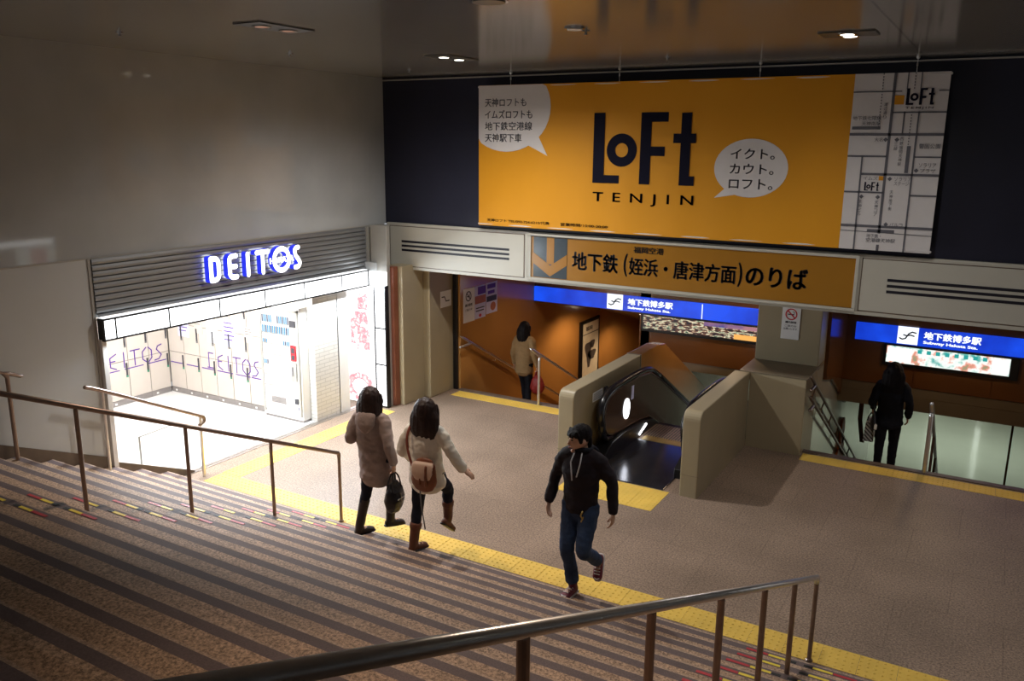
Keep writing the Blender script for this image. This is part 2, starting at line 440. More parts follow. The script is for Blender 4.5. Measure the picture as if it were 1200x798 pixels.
b = MB(); b.box(XL-.2, XR+.2, -7, YF+.3, 5.2, 5.3); struct(b, 'ceiling', ['ceiling_panel'])
b = MB(); b.box(XL-.3, XL, -7, YF+.06, 2.93, 5.2); struct(b, 'wall_left', ['marble'])
b = MB(); b.box(XL-.3, XL, -7, 5.64, -.2, 2.915); struct(b, 'wall_left_lower', ['grey_panel'])
b = MB(); b.box(XL-.02, XL+.012, 5.63, 5.665, .3, 2.915); b.box(XL-.02, XL+.004, -7, YF, 2.913, 2.932); struct(b, 'trim_1', ['frame_grey'])
sl = SR/ST
def sloped(b, x0, x1, ya, yb, h0, h1, mi=0):
    za, zb = (NOS-ya)*sl, (NOS-yb)*sl
    b.add([(x0, ya, za+h0), (x1, ya, za+h0), (x1, yb, zb+h0), (x0, yb, zb+h0), (x0, ya, za+h1), (x1, ya, za+h1), (x1, yb, zb+h1), (x0, yb, zb+h1)],
          [(0, 3, 2, 1), (4, 5, 6, 7), (0, 1, 5, 4), (1, 2, 6, 5), (2, 3, 7, 6), (3, 0, 4, 7)], mi)
b = MB(); sloped(b, XL-.05, XL+.02, -1, 5.64, -.35, .10); struct(b, 'baseboard_left', ['skirting'])
b = MB(); sloped(b, XL-.04, XL+.03, 5.70, 6.80, -.32, .05); struct(b, 'trim_2', ['skirting'])
# far wall, lintel and what closes the hall
b = MB(); b.box(XL-.3, XR+.3, YF+.05, YF+.3, 2.93, 5.2); struct(b, 'wall_far', ['navy'])
b = MB(); b.box(XL+.02, XR, YF-.01, YF+.3, 5.155, 5.17); struct(b, 'trim_3', ['frame_grey'])
b = MB(); b.box(-8.68, XR, YF, YF+.3, 2.21, 2.955); struct(b, 'trim_4', ['lintel_white'], bevel=.01)
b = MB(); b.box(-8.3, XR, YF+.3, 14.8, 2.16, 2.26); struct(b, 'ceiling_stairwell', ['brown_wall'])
b = MB(); b.box(XR, XR+.3, -7, 12, -.2, 5.2); struct(b, 'wall_right', ['grey_panel'])
b = MB(); b.box(1.25, 2.7, 12.2, 12.5, 0, 2.2); b.box(1.25, 1.5, 12.5, 20, -4.6, 2.2); struct(b, 'wall_beside_stairs', ['beige'])
b = MB(); b.box(2.6, XR, 8.9, 12.5, 0, 2.2); struct(b, 'wall_shop_corner', ['grey_panel'])
# left return wall beside the shop
b = MB(); b.box(-8.45, -8.16, 10.56, 11.12, 0, 2.3); struct(b, 'wall_return', ['beige'], bevel=.012)
b = MB(); b.box(-8.45, -8.03, 11.12, 11.82, 0, 2.3); struct(b, 'wall_return_inner', ['beige'], bevel=.012)
b = MB(); b.box(-8.44, -8.24, 10.44, 10.56, 0, 2.3); struct(b, 'trim_5', ['red_column'], bevel=.02)
b = MB(); b.box(-8.62, -8.30, 10.36, 10.44, 0, 2.95); struct(b, 'trim_6', ['frame_grey'], bevel=.01)
b = MB(); b.box(-8.02, -7.94, 11.78, 11.85, 0, 2.2); struct(b, 'trim_7', ['black'], bevel=.006)
# left stairwell walls
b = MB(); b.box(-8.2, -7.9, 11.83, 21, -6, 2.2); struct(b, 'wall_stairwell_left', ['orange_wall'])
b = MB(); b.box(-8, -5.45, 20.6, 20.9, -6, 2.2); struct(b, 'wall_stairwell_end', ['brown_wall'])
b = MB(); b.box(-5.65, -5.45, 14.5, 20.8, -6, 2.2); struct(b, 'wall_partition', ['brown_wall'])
b = MB(); b.add([(-7.95, 14.75, 1.30), (-5.6, 14.75, 1.30), (-5.6, 20.7, -.34), (-7.95, 20.7, -.34), (-7.95, 14.75, 1.45), (-5.6, 14.75, 1.45), (-5.6, 20.7, -.19), (-7.95, 20.7, -.19)], [(0, 3, 2, 1), (4, 5, 6, 7), (0, 1, 5, 4), (1, 2, 6, 5), (2, 3, 7, 6), (3, 0, 4, 7)])
struct(b, 'ceiling_stairwell_left', ['beige'])
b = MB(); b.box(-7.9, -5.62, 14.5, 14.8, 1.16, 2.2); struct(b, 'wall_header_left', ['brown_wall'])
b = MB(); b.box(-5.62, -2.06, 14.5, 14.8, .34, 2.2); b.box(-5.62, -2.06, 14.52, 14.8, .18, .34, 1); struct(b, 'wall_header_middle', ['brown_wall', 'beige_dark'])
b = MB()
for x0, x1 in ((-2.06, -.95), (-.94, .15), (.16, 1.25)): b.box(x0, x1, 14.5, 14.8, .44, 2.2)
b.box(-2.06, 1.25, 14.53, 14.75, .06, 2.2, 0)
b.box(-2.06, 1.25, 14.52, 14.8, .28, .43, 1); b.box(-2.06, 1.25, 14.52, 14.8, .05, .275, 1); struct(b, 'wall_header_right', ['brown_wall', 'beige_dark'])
b = MB(); b.add([(-5.5, 14.7, .3), (1.25, 14.7, .3), (1.25, 21, -1.3), (-5.5, 21, -1.3), (-5.5, 14.7, .4), (1.25, 14.7, .4), (1.25, 21, -1.2), (-5.5, 21, -1.2)], [(0, 3, 2, 1), (4, 5, 6, 7), (0, 1, 5, 4), (1, 2, 6, 5), (2, 3, 7, 6), (3, 0, 4, 7)])
struct(b, 'ceiling_stair_slope', ['pale_wall'])
# the pillar and ledge between the openings
b = MB(); b.box(-2.83, -2.06, 11.60, 12.4, -.3, 1.1); struct(b, 'wall_pillar_base', ['beige'], bevel=.01)
b = MB(); b.box(-2.98, -2.04, 11.59, 12.42, 1.1, 1.115); struct(b, 'trim_8', ['beige_dark'], bevel=.004)
b = MB(); b.box(-2.97, -2.06, 12.38, 12.9, 1.1, 2.2); struct(b, 'wall_pillar', ['beige'], bevel=.012)
b = MB(); b.box(-2.3, -2.06, 12.4, 20, -4.6, 1.05); struct(b, 'wall_stairs_left', ['pale_wall'])
fr = LEFT(-2.06)
b = MB(); b.prism([(12.9, 2.2), (14.6, 2.2), (15.0, 1.6), (15.88, .16), (15.2, -.17), (13.5, .67), (12.9, .8)], fr, .0, .05); struct(b, 'wall_soffit_fascia', ['brown_wall'])
# stairs down, left and right, and the slab edge
LT, LR = .30, .16
def down_stairs(name, x0, x1, nn, y0=11.85, mi=('tread_stone', 'riser_stone')):
    b = MB()
    for k in range(nn):
        ya, z = y0+LT*k, -LR*(k+1)
        b.add([(x0, ya, z), (x1, ya, z), (x1, ya+LT, z), (x0, ya+LT, z)], [(0, 1, 2, 3)])
        b.add([(x0, ya, z), (x1, ya, z), (x1, ya, z+LR), (x0, ya, z+LR)], [(0, 1, 2, 3)][::-1], 1)
    return struct(b, name, list(mi))
down_stairs('floor_stairs_left', -7.9, -4.74, 28)
down_stairs('floor_stairs_right', -2.06, 1.25, 28)
b = MB(); b.box(-7.92, -4.74, 11.76, 11.87, -.02, .012); struct(b, 'trim_9', ['skirting'])
b = MB(); b.box(-2.06, 1.3, 11.76, 11.87, -.02, .014); struct(b, 'trim_10', ['skirting'])
# lower concourse
b = MB(); b.box(-8, 8, 20.2, 42, -4.6, -4.5); struct(b, 'floor_concourse', ['pale_floor'])
b = MB(); b.box(-8, 8, 41.5, 42, -4.5, -1.3); b.box(-5.6, -5.45, 20.8, 42, -4.5, -1.3); struct(b, 'wall_concourse', ['pale_wall'])
b = MB(); b.box(-8, 8, 20.9, 42, -1.3, -1.2); struct(b, 'ceiling_concourse', ['pale_wall'])
for i, (x, y) in enumerate(((-2.6, 36), (.9, 36))):
    b = MB(); b.box(x-.35, x+.35, y, y+.7, -4.5, -1.3); struct(b, 'wall_concourse_pillar', ['beige'], bevel=.03)
for x, y in ((-.5, 27), (-5, 30)):
    b = MB(); b.box(x-1.4, x+1.4, y-.12, y+.12, -1.345, -1.3, 0); tag(b.build('ceiling_lamp', ['concourse_glow'], bevel=.01), 'long bright ceiling lamp of the lower concourse, %s' % ('beyond the right stairs' if x > -1 else 'beyond the escalator'), 'lamp', 'lower concourse lamps')

for x, lb in ((-1.75, 'upright white strip added for floor streaks far down in the lower concourse, left one'), (.15, 'upright white strip added for floor streaks far down in the lower concourse, right one')):  # added glowing strips that the glossy floor mirrors as white streaks
    b = MB(); b.box(x-.10, x+.10, 41.42, 41.5, -4.3, -1.6); tag(b.build('streak_panel', ['concourse_glow'], bevel=.01), lb, 'lamp', 'added lower concourse glow strips')
# escalator side walls (parapets) with rounded front corners
def parapet(name, x0, x1, fold):
    b = MB(); fr = lambda u, v, d: V((x0+d, u, v))
    r = .12; arc = [(9.40+r-r*math.cos(a), 1.1-r+r*math.sin(a)) for a in [i*PI/12 for i in range(7)]]
    if fold: poly = [(9.40, -.3)]+arc+[(11.70, 1.1), (11.70, -.3)]
    else: poly = [(9.40, -.3)]+arc+[(11.6, 1.1), (11.6, -.3)]
    b.prism(poly, fr, 0, x1-x0)
    o = struct(b, name, ['beige'], bevel=.018, seg=3)
    return o
parapet('wall_parapet_left', -4.74, -4.52, True)
b = MB(); b.prism([(11.725, -.3), (11.725, 1.1), (12.5, 1.1), (12.8, 1.06), (15.8, -.62), (15.8, -1.9), (12.0, -.3)], lambda u, v, d: V((-4.74+d, u, v)), 0, .22); struct(b, 'wall_parapet_fold', ['orange_wall'], bevel=.018, seg=3)
parapet('wall_parapet_right', -3.05, -2.83, False)
b = MB(); b.box(-4.742, -4.518, 9.398, 9.41, .28, .286); b.box(-3.052, -2.828, 9.398, 9.41, .28, .286); b.box(-4.745, -4.515, 11.70, 11.725, .55, 1.104); struct(b, 'trim_11', ['beige_dark'])

# ------------------------------------------------------------------ the shop at the left
b = MB(); b.box(-12.75, -12.56, 5.4, 10.9, 0, 2.6); struct(b, 'wall_shop_back', ['white_paint'])
b = MB(); b.box(-12.6, XL-.3, 5.40, 5.64, 0, 2.6); struct(b, 'wall_shop_near', ['white_paint'])
b = MB(); b.box(-12.6, -8.75, 9.66, 9.9, 0, 2.6); struct(b, 'wall_shop_far', ['white_paint'])
b = MB(); b.box(-12.6, XL-.08, 5.5, 10.8, 2.36, 2.45); struct(b, 'ceiling_shop', ['white_paint'])
b = MB(); b.add([(-12.2, 5.6, .004), (-8.80, 5.6, .004), (-8.80, 9.7, .004), (-12.2, 9.7, .004)], [(0, 1, 2, 3)]); struct(b, 'floor_shop', ['shop_floor'])
b = MB(); b.box(-8.80, -8.74, 6.6, 10.2, 0, .012); b.box(-8.72, -8.69, 6.6, 10.3, 0, .010); struct(b, 'trim_12', ['steel'])
b = MB(); b.box(-8.87, -8.75, 9.14, 9.68, 0, 2.36); struct(b, 'wall_shop_pillar', ['white_tile'])
b = MB(); b.box(-9.6, -8.5, 10.32, 10.5, 0, 2.36); struct(b, 'wall_shop_recess', ['grey_panel'])
b = MB(); b.box(XL-.04, XL+.07, 5.665, 5.72, .45, 2.0); struct(b, 'trim_13', ['white_paint'])
for x, y in ((-10.6, 7.2), (-9.4, 8.3)):
    b = MB(); b.box(x-.5, x+.5, y-.6, y+.6, 2.335, 2.36)
    tag(b.build('ceiling_lamp', ['panel_glow'], bevel=.005), 'square white ceiling lamp in the locker shop %s' % ('over the middle' if x < -10 else 'near the vending machine'), 'lamp', 'shop ceiling lamps')
# ribbed shutter fascia over the opening
b = MB(); prof = []
z = 2.30
for k in range(9):
    zz = 2.915-k*.069
    prof += [(.0, zz), (.022, zz-.006), (.028, zz-.034), (.022, zz-.060), (.0, zz-.067)]
prof += [(.03, 2.285), (.05, 2.262)]
ya, yb = 5.67, 10.36
vs = [(XL+p, ya, q) for p, q in prof]+[(XL+p, yb, q) for p, q in prof]; n = len(prof)
b.add(vs, [(i, i+1, n+i+1, n+i) for i in range(n-1)])
b.box(XL-.05, XL-.005, ya, yb, 2.25, 2.92)
struct(b, 'trim_14', ['shutter'])
b = MB(); b.box(XL, XL+.06, 10.36, YF, 2.25, 2.915); struct(b, 'trim_15', ['frame_grey'])

# light band round the opening: frame and panes
FX = -8.62
def light_band(loc, label, cuts, zb, zt, fx, sgn=1):
    t = thing('light_band', label, 'illuminated fascia', loc)
    bf = MB()
    back = fx-sgn*.10
    for c in cuts: bf.box(min(fx, fx-sgn*.1), max(fx, fx-sgn*.1)+.0, c-.011, c+.011, zb, zt)
    for zz in (zb, zt): bf.box(min(fx+sgn*.004, back), max(fx+sgn*.004, back), cuts[0]-.012, cuts[-1]+.012, zz-.011, zz+.011)
    bf.build('frame', ['black'], t)
    for c0, c1 in zip(cuts, cuts[1:]):
        q = MB(); q.box(min(fx, back), max(fx, back), c0+.011, c1-.011, zb+.011, zt-.011); q.build('light_panel', ['band_glow'], t)
    return t
tb = light_band((FX, 5.68, 1.99), 'long white glowing fascia of panels over the locker shop entrance', [5.68, 5.83, 6.55, 7.32, 8.10, 8.86, 9.66, 10.28], 1.993, 2.232, FX)
q = MB(); q.box(-8.72, -8.625, 5.69, 10.28, 2.243, 2.250); q.build('top_strip', ['strip_glow'], tb)
q = MB(); q.box(-8.60, -8.30, 10.285, 10.35, 2.01, 2.225); q.build('light_panel', ['band_glow'], tb)
t = thing('light_column', 'white glowing upright light column at the right edge of the shop', 'illuminated fascia', (-8.4, 10.3, 0))
bf = MB(); zc = [.02, .72, 1.32, 2.0]
for zz in zc: bf.box(-8.495, -8.275, 10.27, 10.35, zz-.012, zz+.012)
for x in (-8.50, -8.282): bf.box(x-.010, x+.010, 10.26, 10.35, .02, 2.0)
bf.build('frame', ['black'], t)
for z0, z1 in zip(zc, zc[1:]):
    q = MB(); q.box(-8.49, -8.292, 10.275, 10.35, z0+.012, z1-.012); q.build('light_panel', ['band_glow'], t)

# shop name in lit letters on the fascia
fr = lambda u, v, d: V((XL+d, 7.17+(u-7.26)*.937, v+.018))
t = thing('shop_sign', 'white and blue glowing shop name letters on the ribbed fascia', 'sign', (XL, 7.25, 2.44))
z0, z1 = 2.43, 2.77; zm = (z0+z1)/2; wd = .066
def lit(pts_list, extra=None):
    b = MB()
    for p in pts_list: b.stroke(p, wd, fr, .045, .13, 0, 1)
    if extra: extra(b)
    b.build('letter', ['letter_white', 'letter_blue'], t)
h0, h1 = z0+wd/2, z1-wd/2
def arcp(u, v, ru, rv, a0, a1, n=8): return [(u+ru*math.cos(math.radians(a0+(a1-a0)*i/n)), v+rv*math.sin(math.radians(a0+(a1-a0)*i/n))) for i in range(n+1)]
lit([[(7.30, h0), (7.30, h1)], [(7.30, h1), (7.36, h1)]+arcp(7.36, h1-.07, .07, .07, 90, 0)+arcp(7.36, h0+.07, .07, .07, 0, -90)+[(7.30, h0)]])
lit([[(7.74, h1)]+arcp(7.68, h1-.05, .06, .05, 90, 180)+arcp(7.68, h0+.05, .06, .05, 180, 270)+[(7.74, h0)], [(7.63, zm), (7.73, zm)]])
lit([[(7.95, h0), (7.95, h1)]])
lit([[(8.12, h1), (8.34, h1)], [(8.23, h0), (8.23, h1)]])
def oex(b):
    b.ring(fr, 8.60, zm, .185, .115, .045, .13, 0, 28, 1)
lit([], oex)
lit([[(8.95, h1)]+arcp(8.93, h1-.045, .06, .045, 90, 200, 6)+[(8.885, zm+.03), (8.94, zm-.03)]+arcp(8.91, h0+.055, .06, .055, 10, -90, 6)+[(8.87, h0)]])
b = MB(); b.text('HAKATA', fr, 8.36, 8.84, zm-.04, zm+.04, .13, .14, 0, .02); b.build('lettering', ['letter_white'], t)

# lockers: each column unit is a thing
def locker(loc_u, wdt, frf, place, label, group, doors=((.10, .72), (.73, 1.22), (1.23, 1.75)), green=True):
    t = thing('locker_unit', label, 'locker', place, 0, group)
    b = MB(); b.rect(frf, loc_u+.002, loc_u+wdt-.002, .09, 1.78, -.5, -.012, 1); b.build('cabinet', ['locker', 'locker_gap'], t)
    b = MB(); b.rect(frf, loc_u+.002, loc_u+wdt-.002, .005, .09, -.5, -.004); b.rect(frf, loc_u+.09, loc_u+.13, .03, .06, -.004, 0, 1); b.build('plinth', ['locker_gap', 'white_paint'], t)
    for i, (a, c) in enumerate(doors):
        b = MB(); b.rect(frf, loc_u+.006, loc_u+wdt-.006, a, c, -.012, 0); d = b.build('door', ['locker'], t, bevel=.003)
        b = MB(); b.rect(frf, loc_u+wdt-.052, loc_u+wdt-.026, c-.24, c-.03, 0, .012)
        if green: b.rect(frf, loc_u+wdt-.054, loc_u+wdt-.024, c-.27, c-.235, 0, .012, 1)
        b.build('handle', ['ink', 'handle_green' if i == 0 else 'ink_grey'], d)
    return t
ordw = ['leftmost', 'second', 'third', 'fourth', 'fifth', 'sixth']
frB = FAR(9.08)
for k in range(6):
    x = -12.03+k*.3833
    locker(x, .3833, frB, (x+.19, 9.3, 0), ('white coin locker column next to the vending machine' if k == 5 else 'white coin locker column in the corner of the shop' if k == 0 else 'white coin locker column on the far side, %s from the corner' % ordw[k]), 'lockers on the far side of the shop')
frA = LEFT(-12.03)
for k in range(6):
    y = 8.68-k*.39
    locker(y, .39, frA, (-12.2, y+.19, 0), ('white coin locker column along the back wall nearest the corner' if k == 0 else 'white coin locker column along the back wall, %s from the corner' % ordw[k]), 'lockers along the back wall of the shop')
def locker_word(name, frf, u0, u1, z, label, place, uline):
    t = thing(name, label, 'lettering', place)
    W = (u1-u0); s = .018; hh = .25
    def S(*ps):
        b = MB()
        for p in ps: b.stroke([(u0+a*W, z+c*hh) for a, c in p], s, frf, .0005, .004, 0)
        b.build('letter', ['purple'], t)
    S([(.03, 0), (.03, 1), (.12, 1)], [(.0, 0), (.14, 0)])
    S([(.31, 1), (.22, .8), (.22, .2), (.3, 0)], [(.22, .55), (.29, .55)])
    S([(.42, 0), (.42, 1)])
    S([(.52, 1), (.66, 1)], [(.58, 1), (.58, 0)])
    S([(.76, 1), (.70, .75), (.70, .25), (.76, 0)]); S([(.79, 1), (.84, .75), (.84, .25), (.79, 0)])
    S([(1, 1), (.94, .92), (.92, .72), (.99, .3), (.95, .05), (.88, 0)])
    b = MB()
    for a, c in uline: b.stroke([(a, z-.03), (c, z-.03)], .016, frf, .0005, .004, 0)
    b.build('underline', ['purple'], t)
locker_word('shop_lettering', frB, -11.08, -9.90, .57, 'purple shop name lettered across the far side lockers', (-10.5, 9.07, .57), [(-12.0, -11.7), (-11.6, -11.3), (-11.22, -10.95), (-10.85, -10.5), (-10.42, -10.1), (-10.06, -9.86)])
locker_word('shop_lettering', frA, 7.70, 8.93, .62, 'purple shop name lettered across the back wall lockers', (-12.03, 8.3, .6), [(7.7, 8.12), (8.22, 8.56), (8.66, 9.0)])
for i, (x, z, w_, h_, mt, lb) in enumerate(((-11.62, 1.02, .27, .40, 'paper_lilac', 'lilac notice sheet taped leftmost on the lockers'), (-11.25, 1.12, .20, .28, 'locker', 'beige notice sheet with dark print taped on a locker, left of the blank one'),
        (-10.92, 1.0, .25, .40, 'paper_white', 'blank white sheet taped in the middle of the lockers'), (-10.52, .98, .30, .46, 'paper_lilac', 'large lilac notice sheet taped right of the blank sheet'), (-10.08, 1.10, .20, .26, 'locker', 'beige notice sheet nearest the vending machine'))):
    t = thing('notice_sheet', lb, 'notice', (x, 9.07, z), 0, 'notice sheets on the lockers')
    b = MB(); b.rect(frB, x-w_/2, x+w_/2, z, z+h_, .001, .004); b.build('sheet', [mt], t)
    if i != 2:
        b = MB()
        for k in range(3 if mt == 'locker' else 5): b.rect(frB, x-w_*.38, x+w_*(.38 if k % 2 else .25), z+h_*(.84-k*.15), z+h_*(.88-k*.15), .004, .005)
        b.build('print', ['ink_grey' if mt == 'locker' else 'purple'], t)

# vending machine
fv = FAR(8.97)
t = thing('vending_machine', 'white drinks vending machine standing at the end of the lockers', 'vending machine', (-9.3, 9.25, 0))
b = MB(); b.box(-9.72, -8.885, 8.985, 9.60, .04, 1.80); b.build('cabinet', ['white_paint'], t, bevel=.015)
b = MB(); b.box(-9.70, -8.90, 9.0, 9.58, 0, .05); b.build('plinth', ['locker_gap'], t)
b = MB(); b.rect(fv, -9.66, -9.08, .14, 1.72, -.02, .0); b.build('display_window', ['vend_white'], t)
b = MB(); b.rect(fv, -9.70, -9.66, .10, 1.76, -.02, .012); b.rect(fv, -8.94, -8.90, .10, 1.76, -.02, .012); b.rect(fv, -9.70, -8.90, 1.73, 1.77, -.02, .012); b.build('frame', ['frame_grey'], t, bevel=.004)
for r in range(7):
    zz = 1.55-r*.165
    b = MB(); b.rect(fv, -9.65, -9.09, zz-.03, zz-.016, 0, .008); b.build('shelf_strip', ['frame_grey'], t)
    for k in range(16):
        on = (r == 0 and k not in (6, 7, 8)) or r == 1 or (r == 2 and (k < 3 or k > 11)) or (r == 4 and k < 3)
        if not on: continue
        hh = .11 if r < 2 else .06
        q = MB(); q.disc(UPF(0), -9.635+k*.0355, 8.972, .011, .011, zz-.016, zz-.016+hh, 0, 10); q.build('can', ['vend_navy' if (k+r) % 3 == 0 else 'vend_blue'], t)
b = MB(); b.rect(fv, -9.52, -9.22, .26, .36, -.01, .006); b.build('dispensing_slot', ['locker_gap'], t, bevel=.004)
b = MB(); b.rect(fv, -9.07, -8.97, .98, 1.22, -.01, .008, 0); b.rect(fv, -9.05, -8.99, 1.10, 1.18, .008, .012, 1); b.rect(fv, -9.05, -8.99, 1.0, 1.07, .008, .012, 1); b.build('payment_panel', ['red', 'ink'], t)
b = MB(); b.rect(fv, -9.07, -8.97, .66, .94, -.01, .008, 0); b.rect(fv, -9.055, -9.03, .74, .88, .008, .014, 1); b.build('coin_panel', ['frame_grey', 'ink_grey'], t)
b = MB(); b.rect(fv, -9.07, -8.96, 1.50, 1.60, -.01, .01); b.build('sticker', ['ink'], t)
b = MB(); b.rect(fv, -9.03, -8.97, .30, .38, -.01, .01); b.build('return_slot', ['ink'], t)
b = MB(); b.rect(fv, -9.07, -8.96, .21, .25, -.01, .01); b.build('label', ['paper_lilac'], t)

# lit poster beside the shop entrance
fp = FAR(10.24)
t = thing('lit_poster', 'glowing white poster with red patterns beside the shop entrance', 'poster', (-8.95, 10.3, 0))
b = MB(); b.rect(fp, -9.42, -8.52, .04, 1.985, -.06, 0); b.build('light_box', ['poster_white'], t)
b = MB()
for u, v, w_, h_ in ((-8.72, 1.60, .20, .26), (-8.75, 1.30, .26, .26), (-8.93, 1.02, .10, .44), (-8.72, .92, .26, .40)): b = MB(); b.rect(fp, u-w_/2, u+w_/2, v, v+h_, 0, .004); b.build('red_print', ['poster_red'], t)
b = MB(); b.ring(fp, -8.82, .30, .24, .13, 0, .004, 0, 24, None, 1.2); b.build('red_ring', ['poster_red'], t)
b = MB(); b.stroke([(-9.16, 1.78), (-9.34, 1.78)], .012, fp, 0, .004); b.stroke([(-9.24, 1.92), (-9.35, 1.78), (-9.24, 1.62)], .012, fp, 0, .004); b.build('arrow', ['ink_grey'], t)

# ------------------------------------------------------------------ hanging banner
fb = FAR(10.74)
t = thing('banner', 'wide orange cloth banner with black shop name hanging on the dark wall', 'banner', (-3.8, 10.74, 3.02))
BX0, BX1, BM, BZ0, BZ1 = -6.83, -.69, -1.68, 3.02, 5.03
def cloth(u0, u1):
    b = MB(); nu = max(6, int((u1-u0)*30)); nv = 12
    vs = [V((u0+(u1-u0)*i/nu, 10.742-.003*math.sin((u0+(u1-u0)*i/nu)*9.5)*(.4+.6*abs(math.sin((u0+(u1-u0)*i/nu)*2.3))), BZ0+(BZ1-BZ0)*j/nv)) for i in range(nu+1) for j in range(nv+1)]
    fs = [(i*(nv+1)+j, (i+1)*(nv+1)+j, (i+1)*(nv+1)+j+1, i*(nv+1)+j+1) for i in range(nu) for j in range(nv)]
    b.add(vs, fs); b.add([p+V((0, .006, 0)) for p in vs], [f[::-1] for f in fs]); return b
cl = cloth(BX0, BM).build('orange_cloth', ['banner_orange'], t, smooth=True)
cw = cloth(BM, BX1).build('map_cloth', ['banner_white'], t, smooth=True)
b = MB()
for z in (BZ0+.02, BZ1-.02): b.tube([(BX0-.01, 10.755, z), (BX1+.01, 10.755, z)], .014)
b.build('rod', ['banner_white'], t)
D0, D1 = .0025, .0035
def clampp(P): return [(min(max(u, BX0+.003), BX1), min(max(v, BZ0), BZ1-.003)) for u, v in P]
b = MB(); b.prism(clampp([(-6.36+.72*math.cos(a), 4.72+.62*math.sin(a)) for a in [i*2*PI/40 for i in range(40)]]), fb, D0, D1)
b.prism([(-6.02, 4.205), (-5.68, 4.05), (-5.83, 4.32)], fb, D0*.6, D0+.0004)
s1 = b.build('speech_bubble', ['banner_white'], t)
b = MB()
for i, (s_, x1) in enumerate((('天神ロフトも', -6.03), ('イムズロフトも', -5.93), ('地下鉄空港線', -5.93), ('天神駅下車', -6.10))):
    z = 4.79-i*.165; b.text(s_, fb, -6.72, x1, z-.06, z+.06, D1, D1+.0008, 0, .012)
b.build('lettering', ['banner_line'], s1)
b = MB(); b.prism([(-2.81+.46*math.cos(a), 3.94+.36*math.sin(a)) for a in [i*2*PI/40 for i in range(40)]], fb, D0, D1)
b.prism([(-3.10, 3.70), (-3.25, 3.56), (-2.92, 3.62)], fb, D0*.6, D0+.0004)
s2 = b.build('speech_bubble', ['banner_white'], t)
b = MB()
for i, s_ in enumerate(('イクト。', 'カウト。', 'ロフト。')):
    z = 4.115-i*.185; b.text(s_, fb, -3.07, -2.52, z-.065, z+.065, D1, D1+.0008, 0, .012)
b.build('lettering', ['banner_line'], s2)
def loft_logo(b, u0, u1, v0, v1, d0, d1):
    W, H_ = u1-u0, v1-v0
    def R(a, c, e, f): b.rect(fb, u0+a*W, u0+c*W, v0+e*H_, v0+f*H_, d0, d1)
    R(0, .113, 0, 1); R(.113, .272, 0, .115)
    b.ring(fb, u0+.29*W, v0+.475*H_, .235*H_, .10*H_, d0, d1, 0, 32)
    R(.474, .577, 0, 1); R(.577, .735, .87, 1); R(.577, .712, .40, .53)
    R(.859, .953, 0, .99); R(.953, 1.0, .0, .13); R(.789, .859, .58, .71); R(.953, 1.0, .58, .71)
b = MB(); loft_logo(b, -4.97, -3.53, 3.70, 4.63, D0, D1); b.build('shop_name', ['banner_ink'], t)
b = MB(); b.text('TENJIN', fb, -4.96, -3.52, 3.41, 3.575, D0, D1, 0, .008, space=1.9); b.build('lettering', ['banner_ink'], t)
b = MB(); b.text('天神ロフト TEL/092-724-6210/代表', fb, -6.68, -5.63, 3.08, 3.125, D0, D1, 0, .01); b.text('営業時間/10:00-20:00', fb, -5.45, -4.72, 3.08, 3.125, D0, D1, 0, .01); b.build('small_print', ['banner_ink'], t)
# the street map part
MW, MH = BX1-BM, BZ1-BZ0
def mp(a, c): return (BM+a*MW, BZ1-c*MH)
b = MB()
def ln(a0, c0, a1, c1, w_): b.stroke([mp(a0, c0), mp(a1, c1)], w_, fb, D0, D1, 0, None, False)
T1, T2 = .030, .016
ln(.435, 0, .435, .90, T1); ln(.435, .965, .435, 1, T1); ln(.72, .34, .72, 1, T2*1.2); ln(.165, .46, .17, 1, T2*1.2)
ln(0, .10, .52, .10, T2*.8); ln(.90, .10, 1, .10, T2*.8); ln(.435, .215, 1, .215, T2); ln(0, .336, 1, .336, T1); ln(0, .459, .435, .459, T2*1.3)
ln(.72, .46, 1, .46, T2); ln(.165, .56, 1, .56, T1*.9); ln(0, .664, .435, .664, T2*1.2); ln(.72, .675, 1, .675, T2*1.2); ln(0, .86, 1, .86, T1)
ln(.57, 0, .57, .09, T2*.7); ln(.71, 0, .71, .09, T2*.7); ln(.57, .21, .57, .336, T2); ln(.72, .21, .72, .336, T2)
ln(.0, .89, 1, .90, T2*.4)
for a, c0, c1 in ((.31, .0, .30), (.645, 0, .09), (.645, .21, .40)):
    k = c0
    while k < c1: ln(a, k, a, k+.008, T2*.7); k += .016
ln(.02, .30, .33, .30, .034); ln(.655, .40, .655, .55, .040); ln(.30, .885, .60, .885, .034)
for a, c in ((.40, .365), (.52, .365), (.76, .535), (.49, .585), (.20, .69), (.38, .69), (.50, .845)): b.disc(fb, *mp(a, c), .026, .026, D0, D1, 0, 4)
b.build('map_lines', ['banner_line'], cw)
b = MB()
def mt(s_, a0, a1, c, h, bold=.0): u, v = mp(a0, c); b.text(s_, fb, u, mp(a1, c)[0], v-h/2, v+h/2, D0, D1, 0, bold)
mt('地下鉄七隈線', .02, .33, .245, .05); mt('天神南駅', .12, .33, .275, .045); mt('大名', .28, .37, .365, .045); mt('警固公園', .76, .98, .40, .055)
mt('ソラリア', .78, .96, .505, .05); mt('プラザ', .80, .96, .535, .045); mt('ソラリア', .54, .72, .585, .045); mt('ステージ', .54, .70, .61, .045); mt('イムズ', .20, .36, .583, .045)
mt('パルコ', .54, .68, .845, .045); mt('地下鉄・', .30, .46, .915, .045); mt('空港線天神駅', .30, .62, .94, .05)
